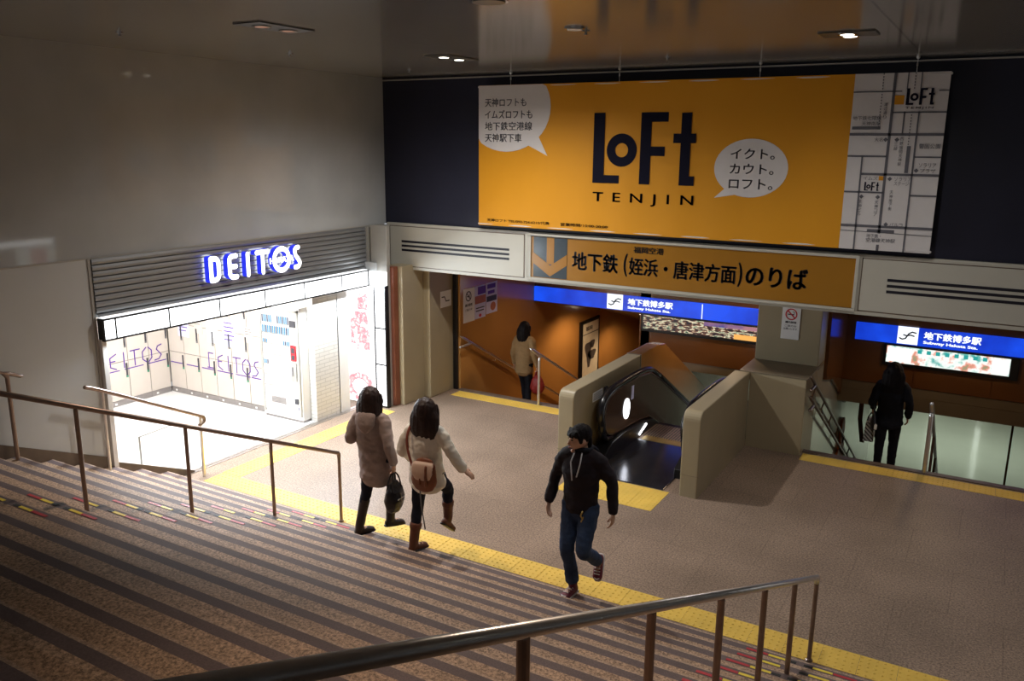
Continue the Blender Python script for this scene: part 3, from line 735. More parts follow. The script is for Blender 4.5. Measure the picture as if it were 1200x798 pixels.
for col_, a, c in (('西鉄福岡天神駅', .57, .36), ('天神ビル', .19, .72), ('天神コア', .37, .72), ('天神地下街', .52, .66), ('渡辺通り', .36, .17), ('三越', .51, .39)):
    for i, ch in enumerate(col_):
        u, v = mp(a, c+i*.0235); b.text(ch, fb, u-.016, u+.022, v-.02, v+.02, D0, D1)
b.build('map_words', ['banner_line'], cw)
b = MB(); u, v = mp(.50, .195); loft_logo(b, mp(.57, 0)[0], mp(.86, 0)[0], mp(0, .175)[1], mp(0, .085)[1], D0, D1)
b.text('TENJIN', fb, mp(.57, 0)[0], mp(.86, 0)[0], mp(0, .20)[1], mp(0, .185)[1], D0, D1, space=1.3)
loft_logo(b, mp(.22, 0)[0], mp(.38, 0)[0], mp(0, .655)[1], mp(0, .605)[1], D0, D1); b.build('map_logo', ['banner_ink'], cw)
b = MB(); b.rect(fb, mp(.45, 0)[0], mp(.55, 0)[0], mp(0, .172)[1], mp(0, .122)[1], D0, D1); b.rect(fb, mp(.37, 0)[0], mp(.42, 0)[0], mp(0, .595)[1], mp(0, .570)[1], D0, D1); b.build('map_square', ['banner_orange'], cw)
for u in (-6.3, -4.63, -2.78, -1.04):
    b = MB(); b.tube([(u, 10.755, BZ1-.02), (u, 10.755, 5.2)], .004, 6); b.tube([(u, 10.755, 5.10), (u, 10.755, 5.13)], .010, 8); b.tube([(u, 10.755, 5.185), (u, 10.755, 5.2)], .02, 10); b.build('hanging_wire', ['steel'], t)

# ------------------------------------------------------------------ lintel panels and direction sign
fl = FAR(YF)
def vent(u0, u1, s0, s1, label):
    t = thing('vent_panel', label, 'vent', ((u0+u1)/2, YF, 2.25))
    b = MB(); b.rect(fl, u0, u1, 2.27, 2.90, -.01, .010); b.build('panel', ['lintel_white'], t, bevel=.006)
    b = MB()
    for a, c, e, f in ((u0-.012, u1+.012, 2.258, 2.270), (u0-.012, u1+.012, 2.90, 2.912), (u0-.012, u0, 2.258, 2.912), (u1, u1+.012, 2.258, 2.912)): b.rect(fl, a, c, e, f, -.01, .004)
    b.build('gap', ['skirting'], t)
    for z in (2.665, 2.595, 2.525):
        b = MB(); b.rect(fl, s0, s1, z-.017, z+.017, .008, .013); b.build('slot', ['slot_black'], t)
vent(-8.60, -6.10, -8.37, -6.35, 'cream wall panel with three black vent slots left of the direction sign')
vent(-1.40, 2.2, -1.11, 1.9, 'cream wall panel with three black vent slots right of the direction sign')
t = thing('direction_sign', 'long orange direction sign board with black lettering above the subway entrance', 'sign', (-3.7, YF, 2.28))
b = MB(); b.rect(fl, -5.97, -1.48, 2.285, 2.90, -.01, .012); b.build('board', ['sign_orange'], t)
b = MB()
for a, c, e, f in ((-6.03, -1.44, 2.25, 2.285), (-6.03, -1.44, 2.90, 2.935), (-6.03, -5.97, 2.285, 2.90), (-1.48, -1.44, 2.285, 2.90)): b.rect(fl, a, c, e, f, -.01, .03)
b.build('frame', ['lintel_white'], t, bevel=.005)
b = MB(); b.rect(fl, -5.93, -5.38, 2.30, 2.89, .012, .016); sq = b.build('arrow_field', ['sign_slate'], t)
b = MB(); b.rect(fl, -5.71, -5.59, 2.50, 2.89, .016, .020); b.prism([(-5.93, 2.66), (-5.93, 2.50), (-5.65, 2.32), (-5.38, 2.50), (-5.38, 2.66), (-5.65, 2.48)], fl, .016, .020)
b.build('arrow', ['sign_orange'], sq)
b = MB(); b.text('地下鉄', fl, -5.30, -4.58, 2.45, 2.72, .012, .016, 0, .025); b.text('(', fl, -4.50, -4.44, 2.42, 2.74, .012, .016, 0, .02); b.text('姪浜・唐津方面', fl, -4.42, -2.92, 2.45, 2.70, .012, .016, 0, .022); b.text(')', fl, -2.90, -2.84, 2.42, 2.74, .012, .016, 0, .02)
b.text('のりば', fl, -2.80, -2.02, 2.45, 2.72, .012, .016, 0, .025); b.text('福岡空港', fl, -4.36, -3.92, 2.76, 2.85, .012, .016, 0, .022); b.build('lettering', ['sign_ink'], t)

# ------------------------------------------------------------------ blue station signs and lit adverts on the headers
def station_sign(label, u0, u1, z0, z1, sq0, sq1, tx0, tx1, y=14.44):
    f = FAR(y); t = thing('station_sign', label, 'sign', ((u0+u1)/2, y, z0))
    b = MB(); b.rect(f, u0, u1, z0, z1, -.06, 0); b.build('light_box', ['blue_sign'], t)
    b = MB(); b.rect(f, sq0, sq1, z0+.01, z1+.01, 0, .006); s = b.build('logo_plate', ['sign_white'], t)
    W, H_ = sq1-sq0, z1-z0; X = lambda a: sq0+a*W; Z = lambda c: z0+c*H_
    b = MB(); b.stroke([(X(.12), Z(.36)), (X(.25), Z(.30)), (X(.40), Z(.36)), (X(.55), Z(.66)), (X(.70), Z(.76)), (X(.88), Z(.72))], W*.07, f, .006, .009); b.stroke([(X(.30), Z(.56)), (X(.45), Z(.52)), (X(.62), Z(.58)), (X(.80), Z(.53))], W*.07, f, .006, .009); b.build('logo', ['sign_slate'], s)
    b = MB(); b.text('地下鉄博多駅', f, tx0, tx1, z0+.42*H_, z0+.86*H_, 0, .006, 0, .03); b.text('Subway Hakata Sta.', f, tx0, tx1-.04, z0+.12*H_, z0+.33*H_, 0, .006, 0, .03); b.build('lettering', ['sign_white'], t)
    return t
t = station_sign('blue lit station name sign above the left stairs and escalator', -7.88, -3.40, 1.185, 1.47, -6.30, -5.98, -5.88, -5.00)
b = MB(); b.rect(FAR(14.44), -4.46, -4.445, 1.19, 1.46, 0, .004); b.build('seam', ['sign_white'], t)
station_sign('blue lit station name sign above the right stairs', -1.87, 1.22, 1.15, 1.43, -1.24, -.94, -.86, -.06)
def lit_ad(label, u0, u1, z0, z1, mats, extra, y=14.42):
    f = FAR(y); t = thing('lit_advert', label, 'advert', ((u0+u1)/2, y, z0))
    b = MB(); b.rect(f, u0-.05, u1+.12, z0-.06, z1+.03, -.08, -.01); b.build('housing', ['black'], t, bevel=.01)
    b = MB(); b.rect(f, u0, u1, z0, z1, -.02, .0); b.build('picture', [mats], t)
    for nm, mt_, rects in extra:
        for r in rects: b = MB(); b.rect(f, *r, 0, .003); b.build(nm, [mt_], t)
lit_ad('lit night skyline advert under the blue sign above the escalator', -5.55, -3.2, .90, 1.15, 'city_view', [('sky', 'city_sky', [(-4.4, -3.2, 1.08, 1.15)]), ('caption', 'ad_orange', [(-3.85, -3.2, .90, .99)])])
lit_ad('lit pale advert with red and teal print under the blue sign above the right stairs', -1.37, .36, .84, 1.11, 'map_ad', [('blank', 'ad_white', [(-1.36, -1.0, .86, 1.09), (.12, .35, .86, 1.09)]),
       ('words', 'ad_teal', [(-.92+.13*k, -.86+.13*k, 1.03, 1.09) for k in range(8)])])

# no-smoking sign on the pillar, posters on the stairwell wall
def nosmoke(b, f, u, v, r, d, mi_red=0, mi_ink=1):
    b.ring(f, u, v, r, r*.8, d, d+.003, mi_red); b.stroke([(u-r*.6, v+r*.6), (u+r*.6, v-r*.6)], r*.2, f, d, d+.004, mi_red, None, False)
    b.rect(f, u-r*.55, u+r*.45, v-r*.12, v+r*.08, d, d+.002, mi_ink); b.stroke([(u+r*.45, v+r*.1), (u+r*.5, v+r*.4), (u+r*.2, v+r*.45)], r*.1, f, d, d+.002, mi_ink)
fpil = FAR(12.38)
t = thing('no_smoking_sign', 'white no smoking sign fixed on the beige pillar', 'sign', (-2.5, 12.37, 1.48))
b = MB(); b.rect(fpil, -2.62, -2.36, 1.47, 1.96, .003, .012); b.build('plate', ['white_paint'], t, bevel=.003)
b = MB(); nosmoke(b, fpil, -2.49, 1.84, .085, .012); b.build('symbol', ['red', 'ink'], t)
b = MB(); b.text('構内禁煙', fpil, -2.57, -2.41, 1.705, 1.74, .012, .014, 0, .02); b.text('ご協力を', fpil, -2.575, -2.405, 1.655, 1.685, .012, .014); b.text('お願いします', fpil, -2.585, -2.395, 1.61, 1.64, .012, .014); b.build('lettering', ['ink'], t)
fw = LEFT(-7.9)
t = thing('no_smoking_notice', 'white no smoking notice on the left wall at the stair head', 'notice', (-7.9, 12.05, 1.2))
b = MB(); b.rect(fw, 11.92, 12.28, 1.16, 1.76, .002, .008); b.build('sheet', ['paper_white'], t)
b = MB(); nosmoke(b, fw, 12.08, 1.62, .09, .008); b.build('symbol', ['ink', 'ink'], t)
b = MB(); b.text('構内禁煙', fw, 11.97, 12.2, 1.44, 1.49, .008, .010, 0, .02); b.text('ご協力を', fw, 11.97, 12.2, 1.36, 1.40, .008, .010); b.build('lettering', ['ink_grey'], t)
t = thing('wall_poster', 'poster with blue heading and orange picture on the stair head wall', 'poster', (-7.9, 12.45, 1.2))
b = MB(); b.rect(fw, 12.29, 12.64, 1.17, 1.76, .002, .008); b.build('sheet', ['paper_lilac'], t)
b = MB(); b.rect(fw, 12.38, 12.64, 1.60, 1.74, .008, .010, 0); b.rect(fw, 12.29, 12.64, 1.44, 1.58, .008, .010, 1); b.rect(fw, 12.32, 12.60, 1.35, 1.37, .008, .010, 2); b.rect(fw, 12.32, 12.58, 1.30, 1.32, .008, .010, 2); b.disc(fw, 12.46, 1.22, .04, .03, .008, .010, 3); b.build('print', ['purple', 'orange_tint', 'ink', 'red'], t)
t = thing('wall_poster', 'poster with blue lettering right of the orange picture poster', 'poster', (-7.9, 12.85, 1.2))
b = MB(); b.rect(fw, 12.66, 13.05, 1.20, 1.77, .002, .008); b.build('sheet', ['paper_lilac'], t)
b = MB(); b.rect(fw, 12.70, 12.98, 1.66, 1.74, .008, .010, 0); b.rect(fw, 12.72, 12.95, 1.56, 1.62, .008, .010, 0); b.rect(fw, 12.68, 13.02, 1.42, 1.52, .008, .010, 1); b.disc(fw, 12.9, 1.32, .09, .08, .008, .010, 2); b.build('print', ['purple', 'ink', 'orange_tint'], t)
t = thing('framed_poster', 'black framed pale poster with dark blotches down the left stairs', 'poster', (-7.9, 17, -1.2))
b = MB(); b.rect(fw, 16.60, 17.62, -1.6, .35, .002, .05); b.build('frame', ['black'], t, bevel=.01)
b = MB(); b.rect(fw, 16.72, 17.54, -1.5, .28, .05, .054); b.build('sheet', ['coat_white'], t)
b = MB(); b.rect(fw, 16.72, 17.54, .02, .04, .054, .056)
for u, v, a, c in ((17.0, -.35, .16, .22), (17.2, -.5, .2, .14), (17.05, -.62, .1, .2), (17.22, -.25, .12, .12)): b.prism([(u+a*math.cos(k)*(1+.3*math.sin(3*k)), v+c*math.sin(k)*(1+.25*math.cos(2*k))) for k in [i*2*PI/18 for i in range(18)]], fw, .054, .056)
b.text('福岡', fw, 16.85, 17.2, .10, .20, .054, .056, 0, .02); b.rect(fw, 16.8, 17.3, -1.1, -1.08, .054, .056); b.build('print', ['poster_ink'], t)
# small sheet and stairs notices by the left post
t = thing('small_notice', 'small white sheet with black wave mark beside the dark post', 'notice', (-8.03, 11.6, 1.6))
b = MB(); b.rect(LEFT(-8.03), 11.42, 11.74, 1.50, 1.78, .002, .006); b.build('sheet', ['paper_white'], t)
b = MB(); b.stroke([(11.46, 1.68), (11.54, 1.68), (11.58, 1.60), (11.68, 1.60)], .018, LEFT(-8.03), .006, .008); b.build('mark', ['ink'], t)

# notice and switch on the inside of the left parapet
fi = LEFT(-4.52)
t = thing('parapet_notice', 'small white notice plate on the left escalator wall', 'notice', (-4.52, 10.1, .8))
b = MB(); b.rect(fi, 9.98, 10.30, .80, .93, .002, .008); b.build('plate', ['paper_white'], t)
b = MB()
for k in range(4): b.rect(fi, 10.0, 10.27, .825+k*.025, .832+k*.025, .008, .010)
b.build('print', ['ink_grey'], t)
t = thing('stop_switch', 'dark emergency stop switch beside the small white notice plate', 'switch', (-4.52, 10.38, .83))
b = MB(); b.rect(fi, 10.35, 10.43, .82, .93, .002, .03); b.build('box', ['ink'], t, bevel=.004)
b = MB(); b.disc(fi, 10.39, .875, .022, .022, .03, .045); b.build('button', ['red'], t)

# ------------------------------------------------------------------ escalator
ex0, ex1 = -4.50, -3.07
t = thing('escalator', 'dark escalator with black handrails going down between beige walls', 'escalator', (-3.8, 11.2, 0))
b = MB(); b.box(ex0+.2, ex1-.2, 9.44, 11.04, -.01, .012); b.build('floor_plate', ['plate'], t, bevel=.004)
b = MB(); b.box(ex0+.3, ex1-.3, 11.04, 11.20, -.01, .016)
for k in range(24): b.box(ex0+.32+k*.035, ex0+.335+k*.035, 11.19, 11.24, 0, .018)
b.build('comb', ['brass'], t)
def esc_rail(xc):
    top = [(9.98, .50), (9.93, .66), (9.99, .82), (10.14, .91), (10.4, .95), (11.2, .95), (11.7, .90), (12.1, .72), (12.5, .50), (16.0, -1.48)]
    bot = [(9.98, .50), (10.0, .38), (10.12, .27), (10.3, .25)]
    P = [(xc, y, z) for y, z in top]
    return P, [(xc, y, z) for y, z in bot]
for xc, s in ((ex0+.13, 1), (ex1-.13, -1)):
    P, Q = esc_rail(xc)
    b = MB(); c, r = spline(P, [(.05, .042)]*len(P), 5); b.add(*loft_raw(c, r, 12, True, (1, 0, 0))); c, r = spline(Q, [(.05, .042)]*len(Q), 5); b.add(*loft_raw(c, r, 12, True, (1, 0, 0))); b.build('handrail', ['rubber'], t, smooth=True)
    # balustrade panel inside the loop
    poly = [(10.02, .55), (9.99, .66), (10.05, .79), (10.17, .87), (10.4, .905), (11.2, .905), (11.68, .855), (12.06, .68), (12.48, .45), (16.0, -1.53), (16.0, -2.1), (12.2, -.10), (11.7, .16), (11.3, .22), (10.3, .28), (10.12, .34), (10.04, .43)]
    b = MB(); fx = lambda u, v, d, xc=xc: V((xc+d, u, v)); b.prism(poly, fx, -.03, .03); pn = b.build('balustrade', ['esc_panel'], t, bevel=.006)
    b = MB(); pts = [(xc+s*.034, u, v) for u, v in poly[:10]]; b.tube(pts, .008, 6); b.tube([(xc+s*.034, u, v) for u, v in poly[10:]+poly[:1]], .008, 6); b.build('edge_trim', ['steel_dark'], pn)
    fs_ = (lambda u, v, d, xc=xc: V((xc+.03+d, u, v))) if s > 0 else (lambda u, v, d, xc=xc: V((xc-.03-d, -u, v)))
    b = MB(); b.disc(fs_, s*10.77, .53, .10, .15, 0, .012); b.build('oval_light', ['oval_glow'], pn)
    b = MB(); b.rect(fs_, s*10.98-.04, s*10.98+.04, .62, .82, 0, .006); b.build('notice_plate', ['paper_lilac'], pn)
    # skirt and deck
    b = MB(); sk = [(9.9, -.02), (9.9, .12), (10.15, .22), (10.5, .24), (11.3, .20), (11.75, .11), (12.2, -.13), (16.0, -2.15), (16.0, -2.6), (11.6, -.25), (11.2, -.02)]
    b.prism(sk, fx, -.10, .10); skt = b.build('skirt', ['black'], t, bevel=.008)
    b = MB(); b.prism([(11.12, .055), (11.14, .03), (11.42, .12), (11.40, .15)], lambda u, v, d, xc=xc, s=s: V((xc+s*(.10+d), u, v)), 0, .01); b.build('lamp_strip', ['oval_glow'], skt)
for k in range(16):
    y = 11.20+k*.38; z = -.01 if k < 2 else -.01-(k-1)*.2
    b = MB(); b.box(ex0+.24, ex1-.24, y, y+.40, z-.26, z)
    for j in range(0, 22): b.box(ex0+.26+j*.042, ex0+.278+j*.042, y+.01, y+.37, z, z+.012)
    if k < 9: b.build('step', ['black'], t)

# ------------------------------------------------------------------ handrails
def rail_posts(t, x, ys, height, r, mt_, rs):
    for y in ys:
        z = step_z(y); zt = height+(6.65-y)*rs
        b = MB(); b.tube([(x, y, z), (x, y, zt)], r, 10); b.tube([(x, y, z), (x, y, z+.010)], .030, 14); b.build('post', [mt_], t, smooth=False)
def bent_rail(t, x, y0, y1, height, r, mt_, rs):
    P = [(x, y1, height+(6.65-y1)*rs), (x, y0-.03, height+.03*rs), (x, y0-.012, height+.008), (x, y0-.002, height-.010), (x, y0, height-.05)]
    b = MB(); b.add(*loft_raw(P, [(r, r)]*5, 16, False)); return b.build('rail', [mt_], t, smooth=True)
RY = [6.68-.99*k for k in range(9)]
t = thing('handrail', 'long brown steel handrail going down the steps left of the two women', 'handrail', (-6.1, 6.65, 0))
bent_rail(t, -6.1, 6.68, -1.2, .825, .021, 'steel_dark', .455); rail_posts(t, -6.1, RY[:8], .815, .018, 'steel_dark', .455)
t = thing('handrail', 'shiny steel handrail crossing the foreground at lower right of the steps', 'handrail', (-.96, 6.65, 0))
bent_rail(t, -.96, 6.68, -1.2, .768, .022, 'steel', .4435); rail_posts(t, -.96, RY[:8], .755, .019, 'steel_dark', .4435)
t = thing('handrail', 'short steel handrail in front of the bright shop floor', 'handrail', (-8.5, 6.8, 0))
b = MB(); c, rr = spline([(-8.5, 5.3, 1.56), (-8.5, 5.54, 1.45), (-8.5, 6.70, .86), (-8.5, 6.82, .80), (-8.5, 6.84, .73), (-8.5, 6.76, .70)], [.023]*6, 5); b.add(*loft_raw(c, rr, 14)); b.build('rail', ['steel_dark'], t, smooth=True)
b = MB(); b.tube([(-8.5, 6.78, 0), (-8.5, 6.78, .80)], .022, 12); b.build('post', ['steel'], t)
b = MB(); b.tube([(-8.5, 5.5, step_z(5.5)), (-8.5, 5.5, 1.47)], .018, 10); b.build('post', ['steel'], t)
t = thing('handrail', 'dark handrail end by the lower grey wall at the left edge of the steps', 'handrail', (-8.6, 4.55, step_z(4.55)))
b = MB(); b.tube([(-8.6, 4.55, step_z(4.55)), (-8.6, 4.55, 1.86)], .022, 10); b.build('post', ['steel_dark'], t)
b = MB(); c, rr = spline([(-8.6, 4.55, 1.84), (-8.6, 4.50, 1.90), (-8.6, 4.40, 1.94), (-8.6, .5, 3.66)], [.022]*4, 4); b.add(*loft_raw(c, rr, 12)); b.build('rail', ['steel_dark'], t, smooth=True)
t = thing('guard_rail', 'thin grey guard rail standing on the bright shop floor', 'handrail', (-9.0, 6.2, 0))
b = MB(); b.tube([(-9.0, 6.25, 0), (-9.0, 6.25, .60), ], .014, 8); b.build('post', ['frame_grey'], t)
b = MB(); b.tube([(-9.0, 6.24, .60), (-9.0, 6.75, .62)], .012, 8); b.build('rail', ['frame_grey'], t)
ls = LR/LT
def rail_down(t, x, y0, y1, z0, r=.02, mt_='steel', lead=.35, nm='rail'):
    P = [(x, y0, z0), (x, y0+lead, z0), (x, y0+lead+.12, z0-.05), (x, y1, z0-.05-(y1-y0-lead-.12)*ls)]
    b = MB(); c, rr = spline(P, [r]*4, 5); b.add(*loft_raw(c, rr, 12)); return b.build(nm, [mt_], t, smooth=True)
t = thing('wall_handrail', 'steel handrail fixed along the orange left stairwell wall', 'handrail', (-7.82, 11.7, .8))
rail_down(t, -7.82, 11.70, 18, .79, .022)
b = MB()
for y in (12.9, 14.4, 15.9): zz = .74-(y-12.17)*ls; b.tube([(-7.90, y, zz-.06), (-7.84, y, zz-.06), (-7.82, y, zz)], .009, 8)
b.build('bracket', ['steel'], t)
t = thing('stair_handrail', 'steel handrail on posts between the left stairs and escalator wall', 'handrail', (-6.28, 11.72, 0))
P = [(-6.28, 11.72, 0), (-6.28, 11.72, .76), (-6.28, 11.75, .82), (-6.28, 11.82, .82), (-6.28, 17, .82-5.15*ls)]
b = MB(); b.tube([P[0], P[1]], .022, 12); b.build('post', ['steel'], t)
b = MB(); c, rr = spline(P[1:], [.022]*4, 5); b.add(*loft_raw(c, rr, 12)); b.build('rail', ['steel'], t, smooth=True)
for y in (13.4, 15.0):
    zf = -LR*(math.floor((y-11.85)/LT)+1); b = MB(); b.tube([(-6.28, y, zf), (-6.28, y, .82-(y-11.83)*ls)], .02, 10); b.build('post', ['steel_dark'], t)
t = thing('stair_handrail', 'steel handrail down the middle of the right stairs beside the woman in black', 'handrail', (-.5, 11.78, 0))
P = [(-.5, 11.80, .78), (-.5, 11.83, .84), (-.5, 11.90, .84), (-.5, 17.5, .84-5.6*ls)]
b = MB(); b.tube([(-.5, 11.80, .012), (-.5, 11.80, .79)], .028, 12); b.build('post', ['steel'], t)
b = MB(); c, rr = spline(P, [.026]*4, 5); b.add(*loft_raw(c, rr, 12)); b.build('rail', ['steel'], t, smooth=True)
for y in (13.4, 15.0):
    zf = -LR*(math.floor((y-11.85)/LT)+1); b = MB(); b.tube([(-.5, y, zf), (-.5, y, .84-(y-11.87)*ls)], .02, 10); b.build('post', ['steel_dark'], t)
def double_rail(x, s, label, y0=11.6):
    t = thing('double_handrail', label, 'handrail', (x, y0, .6))
    rail_down(t, x, y0, 18.5, .96, .022, 'steel_dark', .3); rail_down(t, x+s*.0, y0+.05, 18.5, .66, .022, 'steel_dark', .3)
    for y in [y0+.35+.85*k for k in range(7)]:
        zz = .96-.05-max(0, y-y0-.42)*ls; b = MB(); b.tube([(x, y, zz), (x-s*.035, y+.02, zz-.14), (x, y, zz-.30)], .012, 8); b.tube([(x-s*.035, y+.02, zz-.14), (x-s*.07, y+.02, zz-.14)], .01, 8); b.build('bracket', ['steel_dark'], t)
double_rail(-1.99, 1, 'double bar handrail on the pale wall left of the woman in black')
double_rail(1.18, -1, 'double bar handrail at the right edge of the right stairs', 11.9)

# brown slab, and an orange wall reflection modelled as a board, down the right stairs
b = MB(); b.prism([(15.75, .62), (16.8, .40), (16.8, -.7), (16.4, -1.25), (15.75, -.6)], LEFT(-1.85), 0, .08); tag(b.build('hanging_panel', ['brown_wall'], bevel=.01), 'dark red brown hanging panel beyond the pale wall handrail', 'panel')
t = thing('orange_reflection', 'orange reflection modelled as a round topped board low on the right stairs wall', 'notice', (-1.97, 15.2, -1.6))
b = MB(); f9 = LEFT(-2.055); b.prism([(14.75, -1.55), (15.6, -1.75), (15.6, -1.05), (15.35, -.85), (15.1, -.95), (14.75, -1.1)], f9, 0, .04); b.build('board', ['orange_tint'], t, bevel=.01)
b = MB(); b.disc(f9, 15.3, -.72, .2, .24, 0, .04); b.build('round_top', ['orange_tint'], t, bevel=.01)
b = MB(); b.box(.64, .68, 18.6, 18.66, -3.3, -.95); struct(b, 'trim_16', ['brown_wall'], bevel=.01)

# ------------------------------------------------------------------ tactile paving
def tactile(u0, u1, v0, v1, label, dots):
    t = thing('tactile_strip', label, 'tactile paving', ((u0+u1)/2, (v0+v1)/2, 0))
    long_x = (u1-u0) > (v1-v0); n = max(1, round(max(u1-u0, v1-v0)/.3))
    b = MB()
    for k in range(n):
        if long_x: b.box(u0+(u1-u0)*k/n+.0015, u0+(u1-u0)*(k+1)/n-.0015, v0, v1, -.004, .003)
        else: b.box(u0, u1, v0+(v1-v0)*k/n+.0015, v0+(v1-v0)*(k+1)/n-.0015, -.004, .003)
    b.build('tiles', ['tactile'], t)
    b = MB()
    if dots:
        nx, ny = int((u1-u0)/.06), int((v1-v0)/.06)
        for i in range(nx):
            for j in range(ny):
                cx, cy_ = u0+(i+.5)*(u1-u0)/nx, v0+(j+.5)*(v1-v0)/ny
                k = len(b.v); b.v += [V((cx+r*math.cos(a*PI/3), cy_+r*math.sin(a*PI/3), z)) for r, z in ((.013, .003), (.008, .0075)) for a in range(6)]
                b.f += [(k+a, k+(a+1) % 6, k+6+(a+1) % 6, k+6+a) for a in range(6)]+[tuple(k+6+a for a in range(6))]; b.mi += [0]*7
    o = b.build('raised_dots', ['tactile'], t); o['kind'] = 'stuff'
tactile(-8.38, 3.0, 6.67, 6.985, 'long yellow tactile paving strip along the foot of the steps', True)
tactile(-8.40, -8.08, 6.99, 10.2, 'yellow tactile paving strip along the bright shop entrance', True)
tactile(-7.85, -4.80, 11.44, 11.72, 'yellow tactile paving strip at the head of the left stairs', True)
tactile(-2.04, 1.22, 11.44, 11.72, 'yellow tactile paving strip at the head of the right stairs', True)
tactile(-4.45, -3.18, 8.78, 9.42, 'wide yellow tactile paving patch in front of the escalator', True)

# ------------------------------------------------------------------ coloured tape marks on the stair edges
WORD = ['first', 'second', 'third', 'fourth', 'fifth', 'sixth', 'seventh', 'eighth', 'ninth', 'tenth', 'eleventh', 'twelfth', 'thirteenth']
def tape(x, side, n, rail):
    y, z = nos(n)-.055, n*SR
    t = thing('tape_mark', 'red and yellow tape dash on the %s step up, %s of the %s handrail' % (WORD[n-1], 'left' if side < 0 else 'right', rail), 'floor tape', (x+side*.28, y, z), 0, 'tape dashes beside the %s handrail' % rail)
    def seg(nm, a, c, mt_):
        b = MB(); b.box(x+side*a, x+side*c, y-.013, y+.013, z, z+.0025); b.build(nm, [mt_], t)
    k = random.uniform(-.02, .02)
    seg('yellow_tape', .10+k, .25+k, 'tape_yellow'); seg('red_tape', .255+k, .43+k, 'tape_red')
    if n % 2 or side > 0: seg('black_tape', .03+k, .095+k, 'tape_black')
for n in range(1, 13):
    for s in (-1, 1): tape(-6.1, s, n, 'left')
for n in range(1, 9):
    for s in (-1, 1): tape(-.96, s, n, 'right')

# ------------------------------------------------------------------ ceiling lamps and small fittings
fd = DOWNF(5.2)
def downlight(x, y, label, lit_, power, along='y', col=NEUT, cone=162):
    t = thing('downlight', label, 'ceiling light', (x, y, 5.2), 0, 'recessed twin downlights')
    hx, hy = (.16, .34) if along == 'y' else (.24, .17)
    b = MB(); b.box(x-hx, x+hx, y-hy, y+hy, 5.188, 5.2); b.build('plate', ['fixture'], t, bevel=.004)
    for s in (-1, 1):
        px, py = (x, y+s*.16) if along == 'y' else (x+s*.0, y+s*.075)
        b = MB(); b.ring(DOWNF(5.19), px, -py, .085, .06, 0, .012); b.build('ring', ['chrome'], t, smooth=False)
        b = MB(); b.disc(DOWNF(5.19), px, -py, .06, .06, 0, .004); b.build('lens', ['lens_glow' if lit_ else 'lens_dim'], t)
    if power: lamp('SPOT', 'downlight_lamp', (x, y, 5.15), power, col, .08, (0, 0, 0), cone, 1)
downlight(-5.80, 5.75, 'twin downlight with dull red lenses above the left steps', False, P_HALL*.75, 'y', WARM, 92)
downlight(-5.86, 8.62, 'bright twin downlight near the left end of the banner', True, P_HALL*1.35)
downlight(-1.40, 8.38, 'bright twin downlight at the right of the ceiling', True, P_HALL*.42, 'x')
b0 = [(-1.4, 5.6), (3.0, 8.4), (3.0, 5.6), (-1.4, 3.0), (3.0, 2.6)]
names = ['twin downlight over the middle of the steps', 'twin downlight over the far right floor', 'twin downlight over the right steps', 'twin downlight over the upper middle steps', 'twin downlight over the upper right steps']
for (x, y), lb in zip(b0, names): downlight(x, y, lb, True, P_HALL*(.2 if y > 8 else .22 if x < 0 and y > 4 else .5 if x < 0 else .12), 'x', NEUT if y > 5 else WARM, 150 if y > 8 else 88)
for x, y, r, lb in ((-3.35, 5.40, .12, 'round recessed ceiling speaker at the top edge of the ceiling'), (-3.44, 6.97, .07, 'small white round ceiling sensor in the orange reflection')):
    t = thing('ceiling_fitting', lb, 'ceiling fitting', (x, y, 5.2)); b = MB(); b.disc(fd, x, -y, r, r, 0, .02); b.build('body', ['fixture' if r > .1 else 'white_paint'], t, bevel=.004); b = MB(); b.ring(fd, x, -y, r+.02, r, 0, .012); b.build('ring', ['chrome'], t)
for x, y, lb in ((-7.36, 7.51, 'small sprinkler head above the left marble wall, middle one'), (-7.40, 9.84, 'small sprinkler head near the corner of the dark wall'), (-7.44, 5.37, 'small sprinkler head above the left marble wall, leftmost one'), (-3.58, 9.68, 'small sprinkler head in front of the banner'), (-3.44, 7.2, 'small sprinkler head beside the white ceiling sensor')):
    t = thing('sprinkler_head', lb, 'sprinkler', (x, y, 5.2), 0, 'ceiling sprinkler heads'); b = MB(); b.disc(fd, x, -y, .035, .035, 0, .010); b.build('plate', ['chrome'], t); b = MB(); b.disc(fd, x, -y, .012, .012, .01, .035); b.disc(fd, x, -y, .022, .022, .033, .037); b.build('deflector', ['chrome'], t)
for x, lb in ((-2.6, 'added long ceiling lamp out of view above the top of the steps, left one'), (.9, 'added long ceiling lamp out of view above the top of the steps, right one')):  # added glowing boxes, out of view, for a highlight on the steel handrail
    t = thing('added_lamp', lb, 'ceiling light', (x, -2.6, 5.2)); b = MB(); b.box(x-.7, x+.7, -2.72, -2.48, 5.16, 5.2); b.build('housing', ['fixture'], t, bevel=.006); b = MB(); b.box(x-.66, x+.66, -2.69, -2.51, 5.15, 5.16); b.build('tube', ['added_glow'], t)
